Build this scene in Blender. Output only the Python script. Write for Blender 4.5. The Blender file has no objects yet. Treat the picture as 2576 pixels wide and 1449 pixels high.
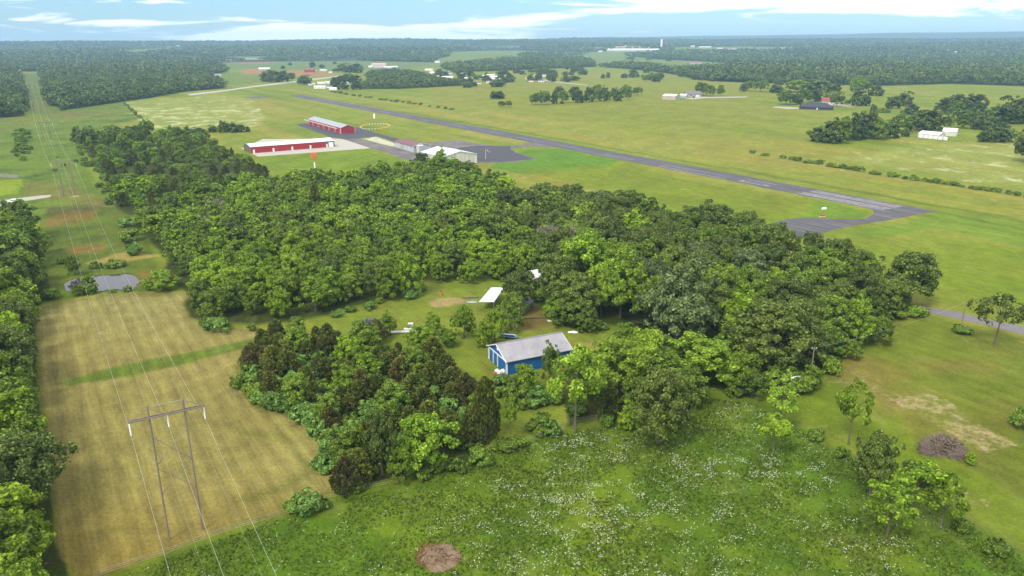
import bpy, math, random
import numpy as np
from mathutils import Vector, Matrix, noise as mnoise

# ------------------------------------------------------------------ camera, world, sun, exposure
scene = bpy.context.scene
C = scene.collection
F_PX, CXP, CYP, PITCH, CAMH = 1889.0, 1288.0, 724.5, math.radians(18.17), 75.0
cam_d = bpy.data.cameras.new("camera")
cam_d.sensor_width = 36.0
cam_d.lens = 36.0 * F_PX / 2576.0
cam_d.clip_start = 0.5
cam_d.clip_end = 60000
cam = bpy.data.objects.new("camera", cam_d)
C.objects.link(cam)
cam.location = (0, 0, CAMH)
cam.rotation_euler = (math.radians(90) - PITCH, 0, 0)
scene.camera = cam

SUN_EL, SUN_AZ = math.radians(52), math.radians(215)      # azimuth clockwise from +Y: behind the camera, to the left
world = bpy.data.worlds.new("World")
scene.world = world
world.use_nodes = True

def build_world():
    nt = world.node_tree
    nt.nodes.clear()
    N, L = nt.nodes, nt.links
    def nd(t, **k):
        n = N.new(t)
        for a, b in k.items():
            setattr(n, a, b)
        return n
    def math_(op, a, b=None, clamp=False):
        n = nd('ShaderNodeMath', operation=op, use_clamp=clamp)
        for i, v in enumerate((a, b)):
            if v is None:
                continue
            if isinstance(v, (int, float)):
                n.inputs[i].default_value = v
            else:
                L.new(v, n.inputs[i])
        return n.outputs[0]
    def ramp(x, a, b):            # smooth step
        n = nd('ShaderNodeMapRange', interpolation_type='SMOOTHSTEP')
        L.new(x, n.inputs['Value'])
        n.inputs['From Min'].default_value = a
        n.inputs['From Max'].default_value = b
        return n.outputs[0]
    sky = nd('ShaderNodeTexSky', sky_type='NISHITA')
    sky.sun_disc = False
    sky.sun_elevation = SUN_EL
    sky.sun_rotation = SUN_AZ
    sky.altitude = 300
    sky.air_density = 1.6
    sky.dust_density = 0.1
    sky.ozone_density = 3.0
    tc = nd('ShaderNodeTexCoord')
    sp = nd('ShaderNodeSeparateXYZ')
    L.new(tc.outputs['Generated'], sp.inputs[0])
    X, Y, Z = sp.outputs
    Ya = math_('MAXIMUM', math_('ABSOLUTE', Y), 0.05)
    u = math_('DIVIDE', X, Ya)
    v = math_('DIVIDE', Z, Ya)
    cb = nd('ShaderNodeCombineXYZ')
    L.new(math_('MULTIPLY', u, 7.0), cb.inputs[0])
    L.new(math_('MULTIPLY', v, 62.0), cb.inputs[1])
    n1 = nd('ShaderNodeTexNoise')
    L.new(cb.outputs[0], n1.inputs['Vector'])
    n1.inputs['Scale'].default_value = 1.0
    n1.inputs['Detail'].default_value = 7
    n1.inputs['Roughness'].default_value = 0.58
    n1.inputs['Distortion'].default_value = 0.6
    # where the cloud banks stand in the sky: low bank left of centre, big bank upper right, wisps upper left
    def bump(uc, us, vc, vs, tilt=0.0):
        du = math_('DIVIDE', math_('SUBTRACT', u, uc), us)
        vv = math_('SUBTRACT', v, math_('MULTIPLY', math_('SUBTRACT', u, uc), tilt))
        dv = math_('DIVIDE', math_('SUBTRACT', vv, vc), vs)
        d2 = math_('ADD', math_('MULTIPLY', du, du), math_('MULTIPLY', dv, dv))
        return math_('EXPONENT', math_('MULTIPLY', d2, -1.0))
    m = math_('MULTIPLY', bump(-0.20, 0.28, 0.008, 0.015), 0.66)
    m = math_('ADD', m, math_('MULTIPLY', bump(0.36, 0.26, 0.047, 0.013, -0.012), 0.8))
    m = math_('ADD', m, math_('MULTIPLY', bump(0.05, 0.12, 0.030, 0.007, 0.09), 0.5))
    m = math_('ADD', m, math_('MULTIPLY', bump(-0.55, 0.12, 0.024, 0.006, -0.02), 0.38))
    m = math_('ADD', m, math_('MULTIPLY', bump(-0.5, 0.15, 0.047, 0.004), 0.4))
    m = math_('ADD', m, math_('MULTIPLY', bump(0.0, 0.2, 0.003, 0.003), 0.3))
    m = math_('ADD', m, math_('MULTIPLY', bump(0.62, 0.12, 0.040, 0.010), 0.35))
    hi = math_('MULTIPLY', ramp(v, 0.06, 0.16), 0.78)      # unseen cloud overhead, thickened so the ambient light turns neutral white
    m = math_('ADD', m, hi)
    m = math_('ADD', m, math_('SUBTRACT', math_('MULTIPLY', n1.outputs['Fac'], 1.9), 1.13))
    mask = math_('MULTIPLY', ramp(m, 0.02, 0.34), 0.95)
    mix = nd('ShaderNodeMix', data_type='RGBA')
    L.new(mask, mix.inputs['Factor'])
    # the blue of the clear sky, a little more saturated towards cyan as in the photograph
    tint = nd('ShaderNodeMix', data_type='RGBA', blend_type='MULTIPLY')
    tint.inputs['Factor'].default_value = 1.0
    L.new(sky.outputs[0], tint.inputs['A'])
    tint.inputs['B'].default_value = (0.50, 0.86, 1.58, 1)
    L.new(tint.outputs['Result'], mix.inputs['A'])
    mix.inputs['B'].default_value = (11.2, 11.6, 11.9, 1)
    bg = nd('ShaderNodeBackground')
    bg.inputs['Strength'].default_value = 0.083
    L.new(mix.outputs['Result'], bg.inputs['Color'])
    out = nd('ShaderNodeOutputWorld')
    L.new(bg.outputs[0], out.inputs[0])
build_world()

sun_d = bpy.data.lights.new("sun", 'SUN')
sun_d.energy = 2.4
sun_d.angle = math.radians(18)
sun_d.color = (1.0, 0.96, 0.88)
sun = bpy.data.objects.new("sun", sun_d)
C.objects.link(sun)
sd = Vector((math.sin(SUN_AZ) * math.cos(SUN_EL), math.cos(SUN_AZ) * math.cos(SUN_EL), math.sin(SUN_EL)))
sun.rotation_euler = sd.to_track_quat('Z', 'Y').to_euler()

vs = scene.view_settings
vs.view_transform = 'Standard'
vs.look = 'None'
vs.exposure = 0.66
vs.gamma = 1.0
vs.use_curve_mapping = False
scene.cycles.volume_bounces = 2
scene.cycles.max_bounces = 6
scene.cycles.diffuse_bounces = 3
scene.cycles.transparent_max_bounces = 8

rng = np.random.default_rng(7)
random.seed(7)

# ------------------------------------------------------------------ terrain and image <-> ground conversion
def sstep(x, a, b):
    t = np.clip((x - a) / (b - a), 0, 1)
    return t * t * (3 - 2 * t)

def hgt(x, y):
    """height of the land: flat near by, rising into wooded ridges beyond 2.5 km"""
    x = np.asarray(x, float); y = np.asarray(y, float)
    r = np.hypot(x, y)
    az = np.arctan2(x, np.maximum(np.abs(y), 1))
    crest = 62 + 20 * sstep(az, -0.5, -0.05) + 2.5 * np.sin(az * 9 + 1) + 2 * np.sin(az * 23)
    h = crest * sstep(r, 2600, 8200)
    h = h + sstep(r, 2600, 5000) * (11 * np.sin(r / 430 + az * 5 + 2 * np.sin(az * 7)) + 5.0 * np.sin(r / 230 - az * 11))
    h = h - 45 * sstep(r, 8600, 10500)
    return h

SA, CA = math.sin(PITCH), math.cos(PITCH)
def G(x, y, z=0.0):
    """ground point seen at (x, y) of the 2576 x 1449 view"""
    a = (x - CXP) / F_PX; b = (CYP - y) / F_PX
    d = (a, CA + b * SA, -SA + b * CA)
    dz = min(d[2], -1e-4)
    t = (z - CAMH) / dz
    X, Y = d[0] * t, d[1] * t
    if math.hypot(X, Y) > 2500 or d[2] > -1e-3:
        s = 2300.0
        while s < 11000:
            t = s / math.hypot(d[0], d[1])
            if CAMH + d[2] * t <= float(hgt(d[0] * t, d[1] * t)):
                break
            s *= 1.004
        X, Y = d[0] * t, d[1] * t
        return Vector((X, Y, float(hgt(X, Y))))
    return Vector((X, Y, z))

def proj(x, y, z):
    dep = y * CA - (z - CAMH) * SA
    up = y * SA + (z - CAMH) * CA
    dep_ = np.where(dep > 1, dep, 1)
    px = CXP + F_PX * x / dep_
    py = CYP - F_PX * up / dep_
    return np.where(dep > 1, px, -9999), np.where(dep > 1, py, 9999)

def depth(p):
    return p.y * CA + (CAMH - p.z) * SA

def poly_sd(px, py, poly):
    """signed distance to a polygon, positive inside"""
    P = np.array(poly, float)
    inside = np.zeros(px.shape, bool)
    dmin = np.full(px.shape, 1e9)
    n = len(P)
    for i in range(n):
        x0, y0 = P[i]; x1, y1 = P[(i + 1) % n]
        ex, ey = x1 - x0, y1 - y0
        l2 = ex * ex + ey * ey + 1e-9
        t = np.clip(((px - x0) * ex + (py - y0) * ey) / l2, 0, 1)
        dmin = np.minimum(dmin, np.hypot(px - x0 - t * ex, py - y0 - t * ey))
        if y0 != y1:
            c = ((y0 > py) != (y1 > py)) & (px < ex * (py - y0) / ey + x0)
            inside ^= c
    return np.where(inside, dmin, -dmin)

def vnoise(x, y, s, seed=0):
    x = x / s; y = y / s
    xi = np.floor(x).astype(np.int64); yi = np.floor(y).astype(np.int64)
    fx = x - xi; fy = y - yi
    fx = fx * fx * (3 - 2 * fx); fy = fy * fy * (3 - 2 * fy)
    def hsh(a, b):
        h = (a * 374761393 + b * 668265263 + seed * 974634777) & 0xffffffff
        h = ((h ^ (h >> 13)) * 1274126177) & 0xffffffff
        return ((h ^ (h >> 16)) & 0xffff) / 65535.0
    a = hsh(xi, yi); b = hsh(xi + 1, yi); c = hsh(xi, yi + 1); d = hsh(xi + 1, yi + 1)
    return (a * (1 - fx) + b * fx) * (1 - fy) + (c * (1 - fx) + d * fx) * fy
def fbm(x, y, s, seed=0, o=4):
    v = 0; a = 0.5; t = 0
    for k in range(o):
        v = v + a * vnoise(x, y, s / 2 ** k, seed + k); t += a; a *= 0.55
    return v / t

# ------------------------------------------------------------------ object helpers
def tag(o, label=None, cat=None, group=None, kind=None):
    if label: o['label'] = label
    if cat: o['category'] = cat
    if group: o['group'] = group
    if kind: o['kind'] = kind
    return o

def empty(name, loc, rz=0.0):
    o = bpy.data.objects.new(name, None)
    C.objects.link(o)
    o.location = loc
    o.rotation_euler = (0, 0, rz)
    o.empty_display_size = 0.5
    return o

class MB:
    def __init__(s):
        s.v = []; s.f = []; s.m = []
    def face(s, pts, m=0):
        n = len(s.v); s.v.extend([tuple(p) for p in pts]); s.f.append(tuple(range(n, n + len(pts)))); s.m.append(m)
    def box(s, x0, x1, y0, y1, z0, z1, m=0, M=None):
        n = len(s.v)
        pts = [(x0, y0, z0), (x1, y0, z0), (x1, y1, z0), (x0, y1, z0), (x0, y0, z1), (x1, y0, z1), (x1, y1, z1), (x0, y1, z1)]
        if M is not None: pts = [tuple(M @ Vector(p)) for p in pts]
        s.v.extend(pts)
        for q in ((3, 2, 1, 0), (4, 5, 6, 7), (0, 1, 5, 4), (1, 2, 6, 5), (2, 3, 7, 6), (3, 0, 4, 7)):
            s.f.append(tuple(n + i for i in q)); s.m.append(m)
    def slab(s, a, b, c, d, t, m=0):
        """thick sheet from four corners, thickness t downwards"""
        n = len(s.v)
        s.v.extend([tuple(p) for p in (a, b, c, d)] + [(p[0], p[1], p[2] - t) for p in (a, b, c, d)])
        for q in ((0, 1, 2, 3), (7, 6, 5, 4), (0, 4, 5, 1), (1, 5, 6, 2), (2, 6, 7, 3), (3, 7, 4, 0)):
            s.f.append(tuple(n + i for i in q)); s.m.append(m)
    def tube(s, pts, rad, seg=6, m=0, cap=True):
        pts = [Vector(p) for p in pts]
        if not isinstance(rad, (list, tuple)): rad = [rad] * len(pts)
        n0 = len(s.v); rings = []
        for i, p in enumerate(pts):
            t = (pts[min(i + 1, len(pts) - 1)] - pts[max(i - 1, 0)]).normalized()
            a = t.orthogonal() if i == 0 else (a - t * a.dot(t))
            if a.length < 1e-6: a = t.orthogonal()
            a = a.normalized(); b = t.cross(a)
            ring = []
            for k in range(seg):
                w = 2 * math.pi * k / seg
                ring.append(len(s.v)); s.v.append(tuple(p + (a * math.cos(w) + b * math.sin(w)) * rad[i]))
            rings.append(ring)
        for r0, r1 in zip(rings, rings[1:]):
            for k in range(seg):
                s.f.append((r0[k], r0[(k + 1) % seg], r1[(k + 1) % seg], r1[k])); s.m.append(m)
        if cap:
            s.f.append(tuple(reversed(rings[0]))); s.m.append(m)
            s.f.append(tuple(rings[-1])); s.m.append(m)
    def mesh(s, name, mats):
        me = bpy.data.meshes.new(name)
        me.from_pydata(s.v, [], s.f)
        for mt in (mats if isinstance(mats, (list, tuple)) else [mats]): me.materials.append(mt)
        if any(s.m): me.polygons.foreach_set('material_index', s.m)
        me.update()
        return me
    def build(s, name, mats, parent=None, loc=None):
        o = bpy.data.objects.new(name, s.mesh(name, mats))
        C.objects.link(o)
        if parent: o.parent = parent
        if loc is not None: o.location = loc
        return o

def np_mesh(name, V, Q, mats, smooth=False):
    """mesh from numpy arrays of vertices and quads (or triangles)"""
    me = bpy.data.meshes.new(name)
    k = Q.shape[1]
    me.vertices.add(len(V)); me.vertices.foreach_set('co', V.astype(np.float32).ravel())
    me.loops.add(Q.size); me.loops.foreach_set('vertex_index', Q.astype(np.int32).ravel())
    me.polygons.add(len(Q)); me.polygons.foreach_set('loop_start', np.arange(0, Q.size, k, dtype=np.int32))
    try: me.polygons.foreach_set('loop_total', np.full(len(Q), k, dtype=np.int32))
    except Exception: pass
    for m in mats: me.materials.append(m)
    if smooth: me.polygons.foreach_set('use_smooth', np.ones(len(Q), bool))
    me.update(calc_edges=True)
    return me

# ------------------------------------------------------------------ materials
def new_mat(name):
    m = bpy.data.materials.new(name); m.use_nodes = True
    nt = m.node_tree
    return m, nt, nt.nodes['Principled BSDF']

def mat(name, col, rough=0.8, var=0.15, scale=0.6, metal=0.0, spec=0.3, stretch=None, bump=0.0):
    m, nt, b = new_mat(name)
    N, L = nt.nodes, nt.links
    tc = N.new('ShaderNodeTexCoord'); mp = N.new('ShaderNodeMapping')
    if stretch: mp.inputs['Scale'].default_value = stretch
    L.new(tc.outputs['Object'], mp.inputs[0])
    n = N.new('ShaderNodeTexNoise'); n.inputs['Scale'].default_value = scale; n.inputs['Detail'].default_value = 6; n.inputs['Roughness'].default_value = 0.65
    L.new(mp.outputs[0], n.inputs['Vector'])
    r = N.new('ShaderNodeMapRange'); L.new(n.outputs['Fac'], r.inputs['Value'])
    r.inputs['From Min'].default_value = 0.25; r.inputs['From Max'].default_value = 0.75
    r.inputs['To Min'].default_value = 1 - var; r.inputs['To Max'].default_value = 1 + var
    mx = N.new('ShaderNodeMix'); mx.data_type = 'RGBA'; mx.blend_type = 'MULTIPLY'; mx.inputs['Factor'].default_value = 1
    mx.inputs['A'].default_value = (*col, 1); L.new(r.outputs[0], mx.inputs['B'])
    L.new(mx.outputs['Result'], b.inputs['Base Color'])
    b.inputs['Roughness'].default_value = rough; b.inputs['Metallic'].default_value = metal
    b.inputs['Specular IOR Level'].default_value = spec
    if bump:
        bp = N.new('ShaderNodeBump'); bp.inputs['Strength'].default_value = bump; bp.inputs['Distance'].default_value = 0.1
        L.new(n.outputs['Fac'], bp.inputs['Height']); L.new(bp.outputs[0], b.inputs['Normal'])
    return m

def ribbed(name, col, axis=0, pitch=0.3, rough=0.45, depth_=0.25, spec=0.4, var=0.1):
    """sheet metal with standing ribs across one axis"""
    m = mat(name, col, rough, max(var, 0.22), 0.5, 0.0, spec, stretch=(1, 1, 0.22))
    nt = m.node_tree; N, L = nt.nodes, nt.links; b = N['Principled BSDF']
    tc = N.new('ShaderNodeTexCoord'); w = N.new('ShaderNodeTexWave'); w.wave_type = 'BANDS'
    w.bands_direction = 'XYZ'[axis]; w.inputs['Scale'].default_value = 0.314 / pitch
    L.new(tc.outputs['Object'], w.inputs['Vector'])
    bp = N.new('ShaderNodeBump'); bp.inputs['Strength'].default_value = depth_; bp.inputs['Distance'].default_value = 0.05
    L.new(w.outputs['Fac'], bp.inputs['Height']); L.new(bp.outputs[0], b.inputs['Normal'])
    return m

def leaf_mat(name, c0, c1, c2, trans=0.25, objvar=0.25, islvar=0.48, attr=False):
    """foliage: colour picked per tree between c0..c1, leaf clumps vary towards c2"""
    m, nt, b = new_mat(name)
    N, L = nt.nodes, nt.links
    ge = N.new('ShaderNodeNewGeometry')
    if attr:
        at = N.new('ShaderNodeAttribute'); at.attribute_name = 'tree_tone'; RND = at.outputs['Fac']
    else:
        oi = N.new('ShaderNodeObjectInfo'); RND = oi.outputs['Random']
    mx = N.new('ShaderNodeMix'); mx.data_type = 'RGBA'
    L.new(RND, mx.inputs['Factor']); mx.inputs['A'].default_value = (*c0, 1); mx.inputs['B'].default_value = (*c1, 1)
    pw = N.new('ShaderNodeMath'); pw.operation = 'POWER'; L.new(ge.outputs['Random Per Island'], pw.inputs[0]); pw.inputs[1].default_value = 3.0
    m2 = N.new('ShaderNodeMix'); m2.data_type = 'RGBA'
    L.new(pw.outputs[0], m2.inputs['Factor']); L.new(mx.outputs['Result'], m2.inputs['A']); m2.inputs['B'].default_value = (*c2, 1)
    # brightness per tree and per clump
    wn = N.new('ShaderNodeTexWhiteNoise'); wn.noise_dimensions = '1D'
    ad = N.new('ShaderNodeMath'); ad.operation = 'ADD'; L.new(RND, ad.inputs[0]); ad.inputs[1].default_value = 3.7
    L.new(ad.outputs[0], wn.inputs['W'])
    ra = N.new('ShaderNodeMapRange'); L.new(wn.outputs['Value'], ra.inputs['Value']); ra.inputs['To Min'].default_value = 1 - objvar; ra.inputs['To Max'].default_value = 1 + objvar
    rb = N.new('ShaderNodeMapRange'); L.new(ge.outputs['Random Per Island'], rb.inputs['Value']); rb.inputs['To Min'].default_value = 1 - islvar; rb.inputs['To Max'].default_value = 1 + islvar
    mu = N.new('ShaderNodeMath'); mu.operation = 'MULTIPLY'; L.new(ra.outputs[0], mu.inputs[0]); L.new(rb.outputs[0], mu.inputs[1])
    m3 = N.new('ShaderNodeMix'); m3.data_type = 'RGBA'; m3.blend_type = 'MULTIPLY'; m3.inputs['Factor'].default_value = 1
    L.new(m2.outputs['Result'], m3.inputs['A']); L.new(mu.outputs[0], m3.inputs['B'])
    L.new(m3.outputs['Result'], b.inputs['Base Color'])
    b.inputs['Roughness'].default_value = 0.6
    b.inputs['Specular IOR Level'].default_value = 0.25
    if trans > 0:
        tr = N.new('ShaderNodeBsdfTranslucent'); ms = N.new('ShaderNodeMixShader'); ms.inputs[0].default_value = trans
        L.new(m3.outputs['Result'], tr.inputs['Color'])
        L.new(b.outputs[0], ms.inputs[1]); L.new(tr.outputs[0], ms.inputs[2])
        out = [n for n in N if n.type == 'OUTPUT_MATERIAL'][0]
        L.new(ms.outputs[0], out.inputs['Surface'])
    return m

LEAFSPEC = {
 'green':  ((0.115, 0.215, 0.008), (0.200, 0.300, 0.010), (0.25, 0.35, 0.02), 0.35),
 'mixed':  ((0.076, 0.145, 0.012), (0.155, 0.235, 0.013), (0.21, 0.29, 0.03), 0.35),
 'yellow': ((0.155, 0.265, 0.012), (0.215, 0.320, 0.015), (0.27, 0.37, 0.03), 0.35),
 'oak':    ((0.060, 0.104, 0.011), (0.110, 0.155, 0.016), (0.18, 0.22, 0.04), 0.3),
 'grey':   ((0.078, 0.115, 0.030), (0.092, 0.130, 0.034), (0.16, 0.20, 0.07), 0.3),
 'cedar':  ((0.070, 0.118, 0.014), (0.130, 0.152, 0.020), (0.17, 0.17, 0.03), 0.2),
 'rust':   ((0.095, 0.100, 0.020), (0.135, 0.128, 0.026), (0.16, 0.14, 0.04), 0.2),
 'sumac':  ((0.095, 0.190, 0.028), (0.145, 0.25, 0.036), (0.20, 0.32, 0.06), 0.35),
 'far':    ((0.034, 0.068, 0.014), (0.090, 0.138, 0.022), (0.13, 0.17, 0.03), 0.2),
 'bare':   ((0.20, 0.165, 0.12), (0.24, 0.19, 0.14), (0.26, 0.22, 0.17), 0.0),
}
LEAF = {k: leaf_mat('leaf_' + k, *v[:3], trans=v[3]) for k, v in LEAFSPEC.items()}
LEAFA = {k: leaf_mat('mass_leaf_' + k, *v[:3], trans=v[3], attr=True, objvar=0.35) for k, v in LEAFSPEC.items() if k in ('green', 'mixed', 'yellow', 'oak', 'far')}
BARK = mat('bark', (0.13, 0.105, 0.075), 0.95, 0.3, 3)
BARK_L = mat('bark_pale', (0.30, 0.25, 0.19), 0.95, 0.3, 3)

# ------------------------------------------------------------------ ground: colour zones
DG = (0.085, 0.10, 0.035)
def S(r, g, b):      # photo colour (0-255) to the base colour that gives it under this light
    f = lambda c: ((c / 255 + 0.055) / 1.055) ** 2.4 if c > 10 else c / 255 / 12.92
    return np.array([f(r) * 1.0, f(g) * 1.0, f(b) * 0.78]) * 0.525

HAY = [(95, 775), (130, 765), (200, 750), (330, 738), (470, 735), (482, 745), (462, 765), (478, 800), (540, 822), (640, 826), (662, 832), (650, 850), (615, 870), (595, 920), (600, 960), (640, 1000), (650, 1030), (700, 1035), (760, 1055), (800, 1100), (825, 1140), (835, 1180), (830, 1240), (760, 1265), (735, 1285), (640, 1312), (560, 1340), (420, 1390), (300, 1432), (250, 1449), (190, 1449), (150, 1390), (128, 1200), (102, 1000), (92, 850)]
HAYLIGHT = [(668, 1040), (700, 1035), (760, 1055), (800, 1100), (830, 1150), (835, 1180), (830, 1240), (790, 1252), (745, 1210), (725, 1120), (700, 1070)]
STRIPE = [(135, 965), (220, 940), (400, 900), (560, 866), (640, 850), (668, 845), (640, 868), (560, 890), (420, 925), (300, 948), (175, 972)]
TANSTRIP = [(210, 661), (240, 652), (290, 640), (330, 635), (400, 640), (410, 645), (340, 655), (270, 664), (225, 668)]
CLEAR = [(820, 812), (850, 785), (900, 772), (985, 752), (1040, 742), (1062, 713), (1260, 712), (1275, 735), (1350, 750), (1400, 800), (1440, 820), (1520, 830), (1575, 835), (1570, 855), (1480, 870), (1430, 930), (1380, 1000), (1400, 1030), (1350, 1075), (1290, 1095), (1245, 1060), (1255, 1010), (1210, 980), (1190, 920), (1150, 890), (1150, 860), (960, 865), (860, 855)]
MEADOW = [(300, 1449), (420, 1400), (560, 1350), (740, 1290), (850, 1250), (1000, 1215), (1240, 1130), (1400, 1085), (1600, 1040), (1780, 985), (1900, 1000), (2100, 1120), (2330, 1240), (2600, 1400), (3400, 1800), (3000, 2600), (-500, 2600), (100, 1500)]
LANE = [(1990, 940), (2060, 960), (2200, 1060), (2400, 1170), (2620, 1290), (2800, 1400), (2620, 1400), (2400, 1280), (2200, 1170), (2060, 1080), (1960, 1000)]
YARD = [(2060, 940), (2110, 900), (2200, 830), (2330, 790), (2440, 820), (2600, 850), (3300, 1000), (3300, 1500), (2576, 1260), (2400, 1160), (2200, 1045)]
WEST = [(-700, 300), (60, 296), (70, 290), (130, 275), (305, 258), (350, 300), (200, 340), (190, 360), (230, 440), (285, 510), (330, 530), (120, 560), (0, 560), (-700, 640)]
PONDSIDE = [(100, 560), (290, 520), (350, 560), (380, 620), (400, 700), (380, 730), (200, 745), (90, 770), (95, 700), (120, 640)]
FLOWERW = [(307, 255), (430, 245), (560, 238), (640, 250), (670, 300), (640, 325), (470, 330), (370, 325), (345, 300)]
W1 = [(330, 560), (480, 515), (680, 482), (900, 455), (1000, 435), (1070, 422), (1180, 438), (1260, 470), (1340, 520), (1410, 600), (1390, 680), (1275, 706), (1160, 704), (1062, 706), (1030, 738), (985, 748), (905, 768), (850, 782), (830, 795), (650, 815), (540, 815), (480, 798), (462, 768), (482, 740), (440, 716), (410, 690), (425, 650), (380, 610)]
W2 = [(1340, 510), (1480, 545), (1560, 552), (1700, 590), (1850, 635), (2000, 690), (2150, 730), (2250, 752), (2300, 772), (2200, 800), (2100, 850), (2010, 890), (1900, 900), (1800, 880), (1700, 850), (1560, 822), (1440, 812), (1400, 790), (1365, 745), (1360, 700), (1400, 640)]
W3 = [(605, 925), (640, 880), (690, 850), (780, 850), (850, 872), (960, 888), (1110, 905), (1165, 940), (1190, 990), (1240, 1010), (1248, 1070), (1225, 1120), (1100, 1170), (980, 1210), (860, 1235), (842, 1180), (835, 1135), (800, 1080), (765, 1035), (700, 1015), (655, 1020), (640, 995), (605, 960)]
W4 = [(-600, 640), (0, 610), (70, 580), (105, 640), (130, 720), (95, 770), (85, 860), (95, 1000), (120, 1200), (140, 1350), (170, 1449), (200, 1520), (150, 1800), (-900, 1900)]
W5 = [(195, 352), (300, 335), (400, 342), (500, 338), (530, 352), (560, 390), (640, 420), (680, 445), (640, 470), (520, 500), (400, 525), (330, 545), (300, 530), (285, 505), (262, 450), (225, 395)]
WR = [(1430, 1075), (1560, 1045), (1780, 975), (1880, 990), (1960, 950), (2020, 905), (1990, 890), (1870, 905), (1740, 890), (1600, 860), (1560, 885), (1480, 905), (1440, 940), (1400, 1000), (1425, 1030)]
WT = [(2240, 760), (2310, 768), (2340, 775), (2200, 830), (2110, 890), (2060, 930), (2000, 930), (2020, 880)]
# far woods (the mass of trees beyond the airfield)
FW = {
 'woodland_west': [(-900, 300), (0, 297), (59, 292), (66, 271), (52, 196), (45, 185), (-900, 185)],
 'woodland_block': [(104, 190), (123, 266), (173, 275), (232, 267), (307, 256), (381, 246), (453, 232), (563, 222), (565, 212), (540, 205), (520, 192), (500, 188)],
 'woodland_beyond': [(-900, 189), (45, 187), (52, 180), (100, 180), (104, 188), (300, 187), (548, 186), (572, 178), (560, 172), (500, 168), (470, 165), (520, 160), (560, 157), (720, 155), (900, 153), (1100, 157), (1092, 150), (1130, 141), (1303, 140), (1320, 147), (1400, 140), (1480, 137), (1430, 133), (1550, 128), (1700, 125), (1900, 123), (2000, 124), (3400, 124), (3400, 50), (-900, 50)],
 'woodland_middle': [(1110, 168), (1180, 161), (1288, 152), (1440, 149), (1490, 158), (1499, 168), (1400, 172), (1290, 177), (1200, 180), (1120, 176)],
 'woodland_strip': [(1506, 169), (1560, 164), (1640, 170), (1700, 177), (1790, 172), (1850, 172), (1889, 207), (1760, 202), (1745, 198), (1700, 188), (1640, 179), (1560, 172)],
 'woodland_behind': [(1572, 140), (1640, 133), (1750, 131), (1900, 128), (1900, 164), (1800, 156), (1650, 149)],
 'woodland_east': [(1870, 132), (2000, 126), (3400, 126), (3400, 224), (2576, 217), (2396, 211), (2220, 216), (2050, 212), (1889, 208), (1780, 204), (1770, 190), (1890, 166)],
 'village_grove': [(905, 224), (1000, 224), (1158, 216), (1160, 209), (1100, 205), (1085, 196), (1050, 190), (1020, 183), (975, 180), (920, 192), (935, 204), (915, 212)],
}
FIELDS = [[(960, 136), (1080, 134), (1120, 137), (980, 139)], [(250, 143), (360, 141), (380, 145), (280, 147)], [(60, 150), (150, 148), (180, 152), (80, 154)], [(520, 118), (600, 116.5), (640, 118), (560, 120)], [(1440, 121), (1560, 119), (1640, 121), (1500, 124)], [(2060, 116), (2200, 114), (2320, 116), (2150, 118.5)], [(2330, 158), (2400, 155), (2440, 159), (2350, 162)], [(1960, 172), (2020, 170), (2040, 175), (1970, 177)], [(115, 124), (180, 123), (240, 124.5), (180, 126.5)], [(560, 143), (700, 140.5), (790, 143), (620, 146)], [(1180, 118), (1300, 116), (1400, 118), (1260, 120)], [(840, 112), (930, 111), (960, 113), (860, 114)], [(2150, 133), (2240, 131), (2300, 134), (2200, 136)], [(1980, 150), (2040, 148), (2050, 152), (1990, 154)], [(380, 150), (430, 148), (470, 151), (400, 153)], [(309, 126), (420, 121), (493, 124), (480, 129), (400, 130), (370, 135), (330, 136)],
          [(1132, 131), (1200, 128), (1290, 127), (1400, 129), (1380, 136), (1303, 140), (1130, 141)],
          [(1690, 118), (1889, 117), (2010, 119), (2000, 124), (1890, 124), (1700, 126)],
          [(700, 124), (800, 123), (810, 126), (700, 127)], [(10, 128), (120, 126), (200, 128), (100, 130)], [(2430, 183), (2455, 183), (2455, 188), (2430, 188)]]

def far_wood_mask(px, py):
    m = np.full(px.shape, -1e9)
    for p in FW.values(): m = np.maximum(m, poly_sd(px, py, p))
    for p in FIELDS: m = np.minimum(m, -poly_sd(px, py, p))
    return m

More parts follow.
